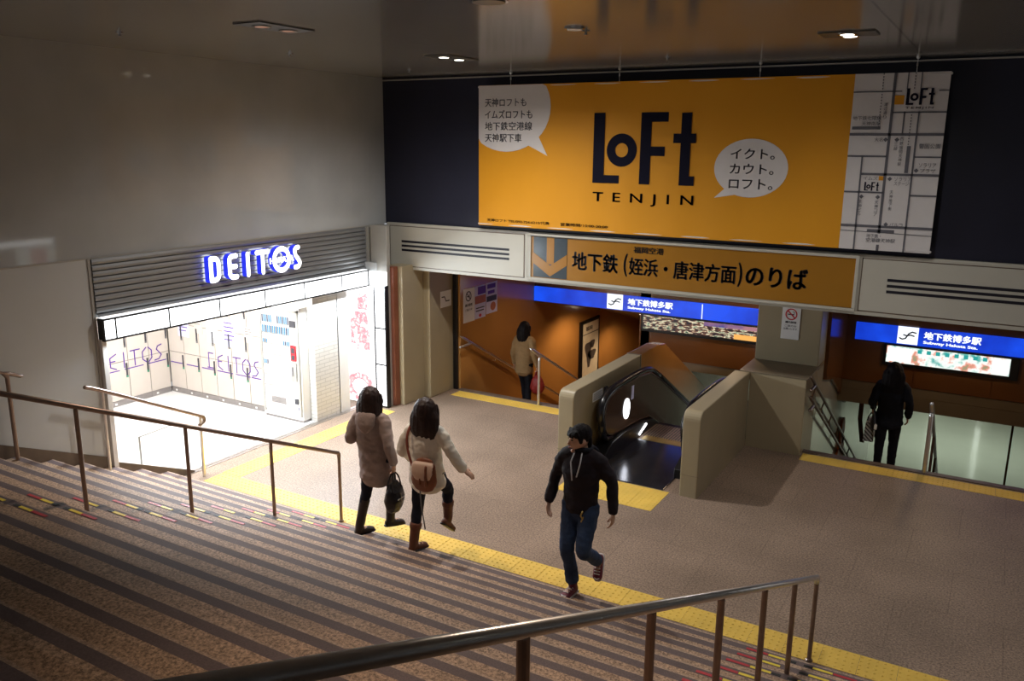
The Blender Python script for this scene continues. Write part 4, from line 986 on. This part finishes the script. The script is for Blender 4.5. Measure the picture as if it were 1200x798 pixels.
# warm stairwell lamps under the low ceiling
def warm_lamp(x, y, z, p, lb, col=(1, .66, .34)):
    t = thing('stairwell_lamp', lb, 'ceiling light', (x, y, z)); b = MB(); b.disc(DOWNF(z), x, -y, .09, .09, 0, .02); b.build('lens', ['lens_glow'], t); b = MB(); b.ring(DOWNF(z), x, -y, .115, .09, 0, .025); b.build('ring', ['chrome'], t)
    lamp('SPOT', 'stairwell_spot', (x, y, z-.05), p, col, .08, (0, 0, 0), 150, .6)
warm_lamp(-7.0, 15.8, 1.015, 90, 'warm ceiling lamp down the left stairs, nearer one'); warm_lamp(-7.0, 18.2, .353, 60, 'warm ceiling lamp down the left stairs, farther one')
warm_lamp(-6.4, 13.4, 2.16, 34, 'warm ceiling lamp over the head of the left stairs'); warm_lamp(-3.6, 13.4, 2.16, 42, 'warm ceiling lamp over the escalator'); warm_lamp(-.4, 13.0, 2.16, 24, 'warm ceiling lamp over the right stairs')

# ------------------------------------------------------------------ lit shop corner beyond the right edge (seen reflected in the marble)
light_band((2.6, 9.2, 1.74), 'white glowing fascia of the shop corner right of the right stairs', [9.0, 9.6, 10.3, 11.05, 11.88, 12.12], 1.725, 1.885, 2.57, -1)
fo = RIGHT(2.6)
t = thing('lit_poster', 'glowing poster under the fascia of the shop corner right of the right stairs', 'poster', (2.6, 11.7, .2)); b = MB(); b.rect(fo, -12.12, -11.2, .3, 1.70, .002, .03); b.build('light_box', ['band_dim'], t); b = MB(); b.rect(fo, -11.92, -11.5, .4, 1.66, .03, .035); b.build('red_print', ['poster_pink'], t)

# ------------------------------------------------------------------ people
def blob(shapes, vox=.008, it=4, amp=0., freq=9., stretch=(1, 1, 1)):
    """union of closed overlapping shapes as one smooth continuous surface"""
    vs, fs = [], []
    for a, f in shapes:
        k = len(vs); vs += list(a); fs += [tuple(i+k for i in q) for q in f]
    me = bpy.data.meshes.new('tmp'); me.from_pydata([tuple(p) for p in vs], [], fs)
    bm = bmesh.new(); bm.from_mesh(me); bmesh.ops.recalc_face_normals(bm, faces=bm.faces); bm.to_mesh(me); bm.free()
    o = bpy.data.objects.new('tmp', me); COL.objects.link(o)
    m = o.modifiers.new('r', 'REMESH'); m.mode = 'VOXEL'; m.voxel_size = vox
    s = o.modifiers.new('s', 'SMOOTH'); s.factor = .5; s.iterations = it
    dg = bpy.context.evaluated_depsgraph_get(); dg.update()
    e = bpy.data.meshes.new_from_object(o.evaluated_get(dg))
    b = MB(); nr = [v.normal.copy() for v in e.vertices]; st_ = V(stretch)
    pv = []
    for v, n in zip(e.vertices, nr):
        p = v.co.copy()
        if amp:
            q = V((p.x*st_.x, p.y*st_.y, p.z*st_.z))*freq
            p += n*amp*(noise.noise(q)+.5*noise.noise(q*2.3))
        pv.append(p)
    b.add(pv, [tuple(p.vertices) for p in e.polygons])
    bpy.data.objects.remove(o); bpy.data.meshes.remove(me); bpy.data.meshes.remove(e)
    return b
def lf(P, R, side=(1, 0, 0), sub=4, n=14):
    c, r = spline(P, R, sub); return loft_raw(c, r, n, True, side)
def ell(c, r, n=18, m=12, rot=None):
    vs = []; fs = []
    for i in range(m+1):
        t = PI*i/m
        for j in range(n):
            a = 2*PI*j/n; p = V((r[0]*math.sin(t)*math.cos(a), r[1]*math.sin(t)*math.sin(a), r[2]*math.cos(t)))
            if rot: p = rot @ p
            vs.append(V(c)+p)
    for i in range(m):
        for j in range(n): fs.append((i*n+j, i*n+(j+1) % n, (i+1)*n+(j+1) % n, (i+1)*n+j))
    return vs, fs
def head_shapes(c, rot, s=1.):
    vs, fs = ell((0, 0, 0), (.076, .095, .118), 26, 20)
    out = []
    for p in vs:
        x, y, z = p
        if z < 0:
            k = min(1, -z/.118); x *= 1-.34*k**1.4
            if y > 0: y *= 1-.05*k
            else: y *= 1-.45*k
        if y > .05 and .0 < z < .03: y -= .006*(1 if abs(x) > .014 else 0)   # eye sockets
        out.append(V((x, y, z)))
    S = [(out, fs)]
    S.append(lf([(0, .086, .018), (0, .098, -.006), (0, .108, -.022), (0, .094, -.034)], [.007, .009, .0135, .010], (1, 0, 0), 2, 8))   # nose
    S.append(ell((0, .086, -.060), (.022, .010, .010), 10, 6)); S.append(ell((0, .074, -.098), (.026, .020, .017), 10, 8))            # mouth, chin
    S.append(ell((0, .082, .036), (.050, .010, .008), 12, 6))                                                                          # brow
    for q in (-1, 1): S.append(ell((q*.077, -.005, -.008), (.010, .020, .032), 10, 8))                                                # ears
    return [([V(c)+rot @ (p*s) for p in a], f) for a, f in S]
def hand_shapes(w_, d, p, lat, curl=.5, sc=1.):
    w_, d, p, lat = V(w_), V(d).normalized(), V(p), V(lat)
    p = (p-d*p.dot(d)).normalized(); lat = (lat-d*lat.dot(d)-p*lat.dot(p)).normalized()
    S = [lf([w_-d*.02, w_+d*.012*sc, w_+d*.05*sc, w_+d*.086*sc], [(.024*sc, .019*sc), (.028*sc, .017*sc), (.040*sc, .016*sc), (.038*sc, .013*sc)], lat, 2, 12)]
    for i, L in enumerate((.068, .077, .071, .056)):
        q = w_+(d*.083+lat*(.0285-.0188*i))*sc; a = 0; P = [q]
        for k, fr_ in enumerate((.45, .32, .25)):
            a += curl*(.55, .75, .6)[k]; q = q+(d*math.cos(a)+p*math.sin(a))*L*fr_*sc; P.append(q)
        S.append(loft_raw(P, [(r*sc, r*sc) for r in (.0092, .0088, .0082, .0072)], 8))
    q0 = w_+(d*.022+lat*.026)*sc; q1 = q0+(d*.55+lat*.75+p*.25).normalized()*.038*sc; q2 = q1+(d*.85+lat*.25+p*.45).normalized()*.030*sc
    S.append(loft_raw([q0, q1, q2], [(.0125*sc,)*2, (.0105*sc,)*2, (.0085*sc,)*2], 8))
    return S
def foot_shapes(an, fd_, s=1., w_=.040, hgt=.036, heel=.05, toe=.175, sole=True):
    an, fd_ = V(an), V(fd_).normalized()
    sd = fd_.cross(V((0, 0, 1)));
    if sd.length < .1: sd = V((1, 0, 0))
    sd.normalize(); dn = sd.cross(fd_).normalized()
    if dn.z > 0 and abs(fd_.z) < .7: dn = -dn
    if abs(fd_.z) >= .7 and dn.y > 0: dn = -dn
    base = an+dn*(.085*s-hgt*s)
    P = [base-fd_*heel*s*.7, base, base+fd_*.07*s, base+fd_*.13*s, base+fd_*(toe-.03)*s]
    R = [(.030*s, hgt*s*.95), (.036*s, hgt*1.05*s), (w_*s, hgt*.95*s), (w_*1.08*s, hgt*.72*s), (w_*.8*s, hgt*.5*s)]
    P = [p+dn*(hgt*s-r[1]) for p, r in zip(P, R)]
    return lf(P, R, sd, 3, 14), base, dn, sd

def person(label, loc, rotz, h, J, fit):
    k = h/1.6
    t = thing('person', label, 'person', loc, rotz)
    D = dict(pel=(0, 0, .86), waist=(0, .005, 1.0), chest=(0, .01, 1.17), up=(0, 0, 1.29), neck=(0, .0, 1.365), head=(0, .02, 1.485),
             hipL=(-.085, 0, .84), hipR=(.085, 0, .84), knL=(-.09, .02, .46), knR=(.09, .02, .46), anL=(-.09, 0, .085), anR=(.09, 0, .085),
             fL=(-.08, 1, 0), fR=(.08, 1, 0), shL=(-.165, 0, 1.30), shR=(.165, 0, 1.30), elL=(-.215, -.03, 1.05), elR=(.215, -.03, 1.05), wrL=(-.23, .03, .83), wrR=(.23, .03, .83),
             hdL=(0, .1, -1), hdR=(0, .1, -1), yaw=0, pitch=0, roll=0, curlL=.55, curlR=.55)
    D.update(J)
    g = lambda n: V(D[n])*k
    hr = Matrix.Rotation(math.radians(D['yaw']), 3, 'Z') @ Matrix.Rotation(math.radians(D['pitch']), 3, 'X') @ Matrix.Rotation(math.radians(D['roll']), 3, 'Y')
    hc = g('head'); m = fit.get('male', False); sw = 1.10 if m else 1.
    # the body: one continuous surface
    S = [lf([g('pel')-V((0, 0, .07)), g('pel'), g('waist'), g('chest'), g('up'), g('neck')], [(.13, .10), (.155, .11), (.125, .09), (.135*sw, .095), (.10*sw, .065), (.05, .05)])]
    S.append(lf([g('neck')-V((0, 0, .04)), g('neck')+V((0, .005, .03)), hc+hr @ V((0, -.015, -.07))], [(.058, .06), (.050*sw, .052*sw), (.050, .055)]))
    S += head_shapes(hc, hr, k*.98)
    for s, q in (('L', -1), ('R', 1)):
        S.append(lf([g('sh'+s)-V((q*.05, 0, .005)), g('sh'+s), (g('sh'+s)+g('el'+s))/2, g('el'+s), (g('el'+s)+g('wr'+s))/2, g('wr'+s)], [.036, .040, .040, .036, .033, .024]))
        S.append(lf([g('hip'+s)+V((0, 0, .04)), (g('hip'+s)*.6+g('kn'+s)*.4), g('kn'+s), (g('kn'+s)*.65+g('an'+s)*.35)+V((0, -.012, 0)), g('an'+s)], [.080, .064, .045, .039, .027]))
        S.append(foot_shapes(g('an'+s), D['f'+s], .92)[0])
        d = V(D['hd'+s]); S += hand_shapes(g('wr'+s), d, (-q, .0, 0.05), D.get('lat'+s, (0, 1, 0)), D['curl'+s], .95*k if m else .9*k)
    body = blob(S, .0062, 3); body.build('body', ['skin'], t, local=True, smooth=True)
    # face details
    for q in (-1, 1):
        b = MB(); b.add(*ell(hc+hr @ (V((q*.031, .081, .014))*k), (.012, .007, .006), 10, 6)); b.build('eye', ['eye_dark'], t, local=True, smooth=True)
        b = MB(); b.tube([hc+hr @ (V((q*a, y, z))*k) for a, y, z in ((.014, .092, .036), (.032, .089, .041), (.050, .076, .034))], .0042, 6); b.build('eyebrow', ['hair'], t, local=True, smooth=True)
    b = MB(); b.add(*ell(hc+hr @ (V((0, .094, -.060))*k), (.021, .006, .006), 12, 6)); b.build('mouth', ['lip'], t, local=True, smooth=True)
    # hair
    hs = fit['hair']; H = []
    P = lambda x, y, z: hc+hr @ (V((x, y, z))*k)
    if m:
        H.append(ell(P(0, -.020, .036), (.083*k, .098*k, .092*k), 22, 14, hr)); H.append(lf([P(0, -.075, .02), P(0, -.082, -.05), P(0, -.07, -.085)], [(.07, .03), (.06, .025), (.045, .018)], hr @ V((1, 0, 0))))
        for i in range(9):
            a = -1.25+i*.31; H.append(loft_raw([P(.07*math.sin(a), .045, .085), P(.084*math.sin(a), .082*math.cos(a)+.012, .062), P(.086*math.sin(a+.12), .094*math.cos(a)+.006, .036)], [(.019, .013), (.014, .009), (.007, .004)], 8))
        for q in (-1, 1): H.append(lf([P(q*.072, .02, .05), P(q*.079, .02, .0), P(q*.075, .024, -.02)], [(.012, .03), (.009, .02), (.006, .01)], hr @ V((1, 0, 0))))
    else:
        L = fit['hair_len']; wd_ = fit.get('hair_w', .105)
        ft = fit.get('fat', 1.); H.append(ell(P(0, -.024-.01*(ft-1)*10*.1, .022), (.096*k*ft, .102*k*(1+(ft-1)*.6), .118*k*(1+(ft-1)*.4)), 22, 14, hr))
        end = V((hc.x, hc.y-.06, hc.z-L))+V(fit.get('hair_off', (0, 0, 0)))
        H.append(lf([P(0, -.03, .03), P(0, -.045, -.05), (P(0, -.05, -.08)*.45+end*.55), end], [(.094*ft, .088), (wd_, .090), (wd_*1.0, .075), (wd_*.74, .042)]))
        for q in (-1, 1): H.append(lf([P(q*.07*ft, .03, .06), P(q*.088*ft, .025, 0), P(q*.092*ft, .015, -.06), V((hc.x+q*wd_*.85, hc.y+.0, hc.z-min(L, .24)))], [(.02, .03), (.018, .035), (.018, .032), (.010, .015)]))
        for i in range(fit.get('wisps', 8)):
            a = -1+2*i/7.; x0 = wd_*.8*a
            H.append(loft_raw([P(x0*.8, -.06, -.06), end+V((x0*.75, .0, .06)), end+V((x0*.95+random.uniform(-.02, .02), .01, -.02-random.uniform(0, .03)))], [(.016,)*2, (.013,)*2, (.005,)*2], 7))
    blob(H, .007, 2, .006, 30, (1, 1, .25)).build('hair', [hs], t, local=True, smooth=True)
    # trousers
    T = [lf([g('pel')-V((0, 0, .08)), g('pel'), g('pel')+V((0, 0, .10))], [(.135, .11), (.162, .12), (.14, .105)])]
    tw = fit.get('trouser_w', 1.); cuff = fit.get('cuff', .06)
    for s in 'LR':
        a = g('an'+s); kn = g('kn'+s); low = a+(kn-a).normalized()*cuff
        T.append(lf([g('hip'+s)+V((0, 0, .03)), g('hip'+s)*.6+kn*.4, kn, kn*.6+low*.4+V((0, -.008, 0)), low], [.095, .079*tw, .062*tw, .056*tw, .047*tw*fit.get('cuff_w', 1.)]))
    blob(T, .0085, 3, .006, 11, (1, 1, 1.6)).build('trousers', [fit['trousers']], t, local=True, smooth=True)
    # footwear
    for s in 'LR':
        f, base, dn, sd = foot_shapes(g('an'+s), D['f'+s], fit.get('shoe_s', 1.08), heel=.055)
        sh = [f]; kn = g('kn'+s); a = g('an'+s); tp = a+(kn-a).normalized()*fit.get('shaft', .04)
        sh.append(lf([base-dn*.02, a, tp], [(.040, .046), (.042*fit.get('shaft_w', 1), .046*fit.get('shaft_w', 1)), (.050*fit.get('shaft_w', 1), .052*fit.get('shaft_w', 1))]))
        if fit.get('slouch'): sh.append(lf([tp-(kn-a).normalized()*.045, tp], [.062, .066]))
        so = blob(sh, .007, 2, .002, 20).build(fit['shoe_name'], [fit['shoe']], t, local=True, smooth=True)
        fd_ = V(D['f'+s]).normalized(); ss = fit.get('shoe_s', 1.08); bb = base+dn*(.036*ss-.010)
        c, r = spline([bb-fd_*.045*ss, bb+fd_*.06*ss, bb+fd_*.150*ss], [(.034*ss, .012), (.044*ss, .012), (.036*ss, .012)], 4)
        b = MB(); b.add(*loft_raw(c, r, 16, True, sd)); b.build('sole', [fit.get('sole', 'black')], so, local=True, smooth=True)
        if fit.get('laces'):
            b = MB()
            for i in range(4):
                q = base+fd_*(.035+.024*i)*ss-dn*(.034-.004*i)*ss; b.tube([q-sd*.026, q-dn*.004, q+sd*.026], .0048, 6)
            b.tube([base+fd_*.13*ss+dn*.0-sd*.03, base+fd_*.155*ss-dn*.008, base+fd_*.13*ss+sd*.03], .010, 8)
            b.build('laces', [fit['laces']], so, local=True, smooth=True)
    # coat or jacket
    hem = fit['hem']; hw = fit.get('hem_w', .185)
    cc = V((g('pel').x, g('pel').y, hem))+V(fit.get('hem_off', (0, 0, 0)))
    C = [lf([cc, cc*.5+g('pel')*.5, g('waist'), g('chest'), g('up'), g('neck')+V((0, 0, .0))], [(hw, hw*.76), (hw*.97, hw*.74), (fit.get('waist_w', .155), .12), (.170*sw, .128), (.152*sw, .10), (.074, .074)], (1, 0, 0), 5, 20)]
    for s, q in (('L', -1), ('R', 1)):
        sl_ = fit.get('sleeve', 1.)
        C.append(lf([g('sh'+s)-V((q*.085, 0, -.015)), g('sh'+s)+V((-q*.008, 0, -.006)), (g('sh'+s)+g('el'+s))/2, g('el'+s), (g('el'+s)+g('wr'+s))/2, g('wr'+s)+(g('el'+s)-g('wr'+s)).normalized()*.005], [.070*sw, .062*sw, .060*sw*sl_, .055*sl_, .051*sl_, .045*sl_]))
    blob(C, .0095, 9, fit.get('fold', .010), 8, (1, 1, 1.5)).build(fit['coat_name'], [fit['coat']], t, local=True, smooth=True)
    if fit.get('hood'):
        Hd = []
        nk = g('neck'); pts = [V((.075*math.sin(a)*1.12, .065*math.cos(a)*.9+.0, 1.375+.008*math.cos(a)))*k if False else nk+V((.083*math.sin(a), .072*math.cos(a), .012+.012*math.cos(a))) for a in [i*2*PI/12 for i in range(13)]]
        Hd.append(loft_raw(pts, [(.022, .026)]*13, 10))
        Hd.append(lf([nk+V((0, -.05, .02)), nk+V((0, -.095, -.02)), nk+V((0, -.120, -.10)), nk+V((0, -.115, -.17))], [(.085, .036), (.122, .045), (.115, .042), (.055, .026)]))
        blob(Hd, .008, 4, .006, 14).build('hood', [fit['hood']], t, local=True, smooth=True)
    elif fit.get('collar'):
        nk = g('neck'); b = blob([loft_raw([nk+V((.080*math.sin(a), .070*math.cos(a), .004)) for a in [i*2*PI/14 for i in range(15)]], [(.018, .030)]*15, 10)], .008, 3, .003, 14); b.build('collar', [fit['collar']], t, local=True, smooth=True)
    return t, g, hr

# woman in the grey-brown hooded coat
tA, gA, _ = person('woman in grey brown hooded coat and dark boots walking with black handbag', (-5.36, 6.37, .1566), math.radians(6), 1.6,
    dict(pel=(.02, .04, .86), hipL=(-.065, .04, .84), hipR=(.105, .04, .84), knL=(-.105, .03, .46), anL=(-.150, -.05, .085), fL=(.55, 1, 0), knR=(.09, .22, .48), anR=(.05, .24, .10), fR=(.6, 1, -.1),
         elR=(.235, -.05, 1.06), wrR=(.265, -.01, .84), hdR=(.02, .05, -1), curlR=1.0, elL=(-.245, -.04, 1.06), wrL=(-.17, .17, 1.03), hdL=(.5, .8, .2), latL=(0, 0, 1), yaw=-8, pitch=-4),
    dict(hair='hair_brown', hair_len=.170, hair_w=.135, fat=1.2, trousers='denim_dark', trouser_w=.95, cuff=.13, cuff_w=.85, shoe='boot_dark', shoe_name='boot', shaft=.30, shaft_w=1.12, coat='coat_taupe', coat_name='coat', hem=.64, hem_w=.195, hem_off=(.0, .0, 0), waist_w=.162, hood='coat_taupe', sleeve=1.04, fold=.014))
# woman in the white jacket
tB, gB, _ = person('woman in white jacket, dark jeans and brown boots stepping off the stairs', (-4.66, 6.35, .1566), math.radians(10), 1.6,
    dict(pel=(0, .03, .86), hipL=(-.085, .03, .84), hipR=(.085, .03, .84), knL=(-.12, .05, .46), anL=(-.135, -.03, .085), fL=(.5, 1, 0), knR=(.105, .29, .58), anR=(.085, .33, .24), fR=(.2, .75, -.65),
         elR=(.285, .0, 1.09), wrR=(.375, .08, .91), hdR=(.8, .2, -.55), latR=(0, 1, 0), elL=(-.255, -.01, 1.07), wrL=(-.235, .15, .92), yaw=6, pitch=-2, curlR=.4),
    dict(hair='hair_brown', hair_len=.225, hair_w=.155, fat=1.22, hair_off=(.02, -.02, 0), trousers='denim_dark', trouser_w=.98, cuff=.10, cuff_w=.85, shoe='boot_brown', shoe_name='boot', shaft=.20, shaft_w=1.12, slouch=True, coat='coat_white', coat_name='jacket', hem=.735, hem_w=.195, waist_w=.17, collar='coat_white', sleeve=1.06, fold=.012))
# man in the dark jacket
tC, gC, hC = person('man in dark hooded jacket, blue jeans and maroon sneakers walking towards the steps', (-2.985, 6.415, .1566), PI, 1.65,
    dict(pel=(0, .0, .86), knR=(.080, .09, .46), anR=(.045, .02, .085), fR=(.12, 1, 0), knL=(-.095, .13, .50), anL=(-.11, -.16, .27), fL=(-.05, .40, -.9),
         elR=(.265, -.04, 1.07), wrR=(.285, .06, .85), elL=(-.265, -.06, 1.07), wrL=(-.295, -.03, .83), head=(.015, .035, 1.475), yaw=-42, pitch=-8),
    dict(male=True, hair='hair', trousers='denim', trouser_w=1.12, cuff=.045, cuff_w=1.22, shoe='shoe_maroon', shoe_name='sneaker', shaft=.03, shoe_s=1.12, sole='shoe_white', laces='shoe_white', coat='jacket_dark', coat_name='jacket', hem=.845, hem_w=.170, waist_w=.160, hood='hoodie_dark', sleeve=1.02, fold=.012))
for q, l in ((-1, .20), (1, .24)):
    b = MB(); n_ = gC('neck'); b.tube([n_+V((q*.035, .085, .0)), n_+V((q*.045, .140, -.08)), n_+V((q*.032-.01*q, .157, -l))], .0065, 7); b.build('drawstring', ['cord_white'], tC, local=True, smooth=True)
b = MB(); p0 = gC('pel')+V((-.09, .155, .01)); b.tube([p0, p0+V((.012, .012, -.04)), p0+V((-.008, .010, -.07))], .007, 7); b.tube([p0+V((-.012, .008, -.05)), p0+V((.008, .006, -.10))], .006, 7); b.build('key_charm', ['brass'], tC, local=True, smooth=True)
# woman going down the left stairs
tD, gD, _ = person('woman in tan coat with red bag going down the left stairs', (-7.12, 12.72, -.48), math.radians(-4), 1.6,
    dict(knL=(-.085, .14, .44), anL=(-.085, .22, -.075), fL=(0, 1, -.1), elR=(.225, -.02, 1.05), wrR=(.245, .05, .83), curlR=1.0, yaw=-18, pitch=-10),
    dict(hair='hair', hair_len=.245, hair_w=.118, fat=1.08, trousers='trouser_black', trouser_w=1.05, shoe='boot_dark', shoe_name='shoe', coat='coat_tan', coat_name='coat', hem=.72, hem_w=.185, waist_w=.165, collar='coat_tan'))
# woman in black going down the right stairs
tE, gE, _ = person('woman in black with long hair and striped bag on the right stairs', (-1.05, 12.42, -.32), math.radians(3), 1.6,
    dict(knR=(.085, .13, .44), anR=(.085, .20, -.075), fR=(0, 1, -.1), elR=(.24, -.05, 1.05), wrR=(.235, .08, .85), elL=(-.235, -.04, 1.04), wrL=(-.225, .16, .90), curlL=1.0, pitch=-12),
    dict(hair='hair', hair_len=.38, hair_w=.15, fat=1.15, trousers='trouser_black', trouser_w=1.1, shoe='boot_dark', shoe_name='shoe', coat='coat_black', coat_name='coat', hem=.76, hem_w=.185, waist_w=.165, collar='coat_black'))

# ---------------------------------------------------------------- things they carry (each in the frame of its carrier)
def carried(name, label, cat, t, p):
    o = thing(name, label, cat, t.matrix_basis @ V(p) if False else (Matrix.Translation(t.location) @ Matrix.Rotation(t.rotation_euler.z, 4, 'Z')) @ V(p), t.rotation_euler.z); return o
# black handbag
hp = gA('wrR')+V((.0, .0, -.085))
t = carried('handbag', 'black leather handbag hanging from the hand of the woman in grey', 'bag', tA, hp)
b = blob([lf([(0, 0, -.37), (0, 0, -.29), (0, 0, -.20), (0, 0, -.145)], [(.075, .125), (.085, .150), (.06, .135), (.02, .10)], (1, 0, 0), 4, 20)], .009, 4, .006, 14); bd = b.build('body', ['leather_black'], t, local=True, smooth=True)
for q in (-1, 1):
    b = MB(); c, r = spline([(q*.035, -.085, -.19), (q*.022, -.06, -.07), (q*.006, -.015, -.002), (q*.006, .015, -.002), (q*.022, .06, -.07), (q*.035, .085, -.19)], [.0085]*6, 4); b.add(*loft_raw(c, r, 8)); b.build('handle', ['leather_black'], t, local=True, smooth=True)
b = MB(); b.tube([(.082, -.06, -.27), (.086, .06, -.27)], .006, 6); b.tube([(.078, 0, -.22), (.088, .01, -.32)], .006, 6); b.build('clasp', ['steel'], t, local=True)
# brown shoulder bag
t = carried('shoulder_bag', 'brown leather shoulder bag with cream flap on the back of the white jacket', 'bag', tB, (0, 0, 0))
t.location.z = .82+.1566; o_ = V((.075, -.195, .105))
b = blob([lf([o_+V((0, .0, -.115)), o_+V((0, 0, -.06)), o_+V((0, 0, .03)), o_+V((0, .01, .10))], [(.125, .038), (.14, .05), (.13, .048), (.115, .03)], (1, 0, 0), 4, 20)], .008, 4, .003, 14); bd = b.build('body', ['leather_brown'], t, local=True, smooth=True)
b = blob([lf([o_+V((0, -.042, -.035)), o_+V((0, -.050, .03)), o_+V((0, -.030, .105)), o_+V((0, .015, .118))], [(.085, .010), (.115, .014), (.118, .018), (.10, .012)], (1, 0, 0), 4, 18)], .007, 3); b.build('flap', ['leather_cream'], t, local=True, smooth=True)
b = MB(); b.tube([o_+V((.045, -.055, -.10)), o_+V((.045, -.066, .0)), o_+V((.045, -.052, .10))], .014, 8); b.tube([o_+V((-.02, -.058, -.09)), o_+V((-.02, -.062, -.03))], .008, 6); b.build('flap_strap', ['leather_brown'], t, local=True, smooth=True)
b = MB(); zz = -.82; c, r = spline([o_+V((-.125, .0, .07)), V((-.115, -.155, 1.13+zz)), V((-.135, -.125, 1.27+zz)), V((-.115, -.04, 1.378+zz)), V((-.085, .07, 1.33+zz)), V((-.03, .13, 1.2+zz)), V((.08, .11, 1.05+zz))], [(.014, .005)]*7, 5); b.add(*loft_raw(c, r, 8)); b.build('strap', ['strap_red'], t, local=True, smooth=True)
b = MB(); b.tube([o_+V((-.06, .02, -.10)), o_+V((-.05, .03, -.35)), o_+V((-.02, .05, -.60))], .008, 6); b.build('dangling_strap', ['ink_grey'], t, local=True, smooth=True)
# red bag and striped bag
hp = gD('wrR')+V((0, .01, -.085))
t = carried('handbag', 'red bag hanging from the hand of the woman in the tan coat', 'bag', tD, hp)
b = blob([lf([(0, 0, -.36), (0, 0, -.27), (0, 0, -.17), (0, 0, -.10)], [(.12, .10), (.15, .11), (.11, .09), (.05, .04)], (1, 0, 0), 4, 18)], .010, 4, .010, 12); b.build('body', ['bag_red'], t, local=True, smooth=True)
for q in (-1, 1):
    b = MB(); c, r = spline([(q*.05, -.03, -.13), (q*.03, -.01, -.04), (q*.005, 0, 0), (q*.02, .01, -.04), (q*.06, .03, -.13)], [.010]*5, 4); b.add(*loft_raw(c, r, 8)); b.build('handle', ['bag_red'], t, local=True, smooth=True)
hp = gE('wrL')+V((-.01, .02, -.085))
t = carried('shopping_bag', 'black and white striped bag held by the woman in black', 'bag', tE, hp)
b = MB(); b.add([(-.08, -.15, -.40), (.06, -.15, -.40), (.06, .15, -.40), (-.08, .15, -.40), (-.06, -.15, -.11), (.04, -.15, -.11), (.04, .15, -.11), (-.06, .15, -.11)], [(0, 3, 2, 1), (4, 5, 6, 7), (0, 1, 5, 4), (1, 2, 6, 5), (2, 3, 7, 6), (3, 0, 4, 7)]); b.build('body', ['bag_stripe'], t, bevel=.012, local=True)
for q in (-.055, .035):
    b = MB(); c, r = spline([(q, -.08, -.13), (q*.5, -.04, -.04), (0, 0, .0), (q*.5, .04, -.04), (q, .08, -.13)], [.006]*5, 4); b.add(*loft_raw(c, r, 7)); b.build('handle', ['ink'], t, local=True, smooth=True)
t = carried('handbag', 'small dark handbag beside the striped bag on the right stairs', 'bag', tE, gE('hipL')+V((-.10, -.05, .0)))
b = blob([lf([(0, 0, -.16), (0, 0, -.08), (0, 0, .02)], [(.045, .10), (.055, .12), (.03, .09)], (1, 0, 0), 4, 16)], .010, 3); b.build('body', ['leather_black'], t, local=True, smooth=True)
b = MB(); c, r = spline([(0, -.08, .0), (-.02, -.04, .16), (-.03, .0, .21), (-.02, .04, .16), (0, .08, .0)], [.007]*5, 4); b.add(*loft_raw(c, r, 7)); b.build('handle', ['leather_black'], t, local=True, smooth=True)
b = MB(); b.tube([(.03, -.105, -.10), (.03, -.115, -.16)], .02, 8); b.build('charm', ['coat_white'], t, local=True, smooth=True)
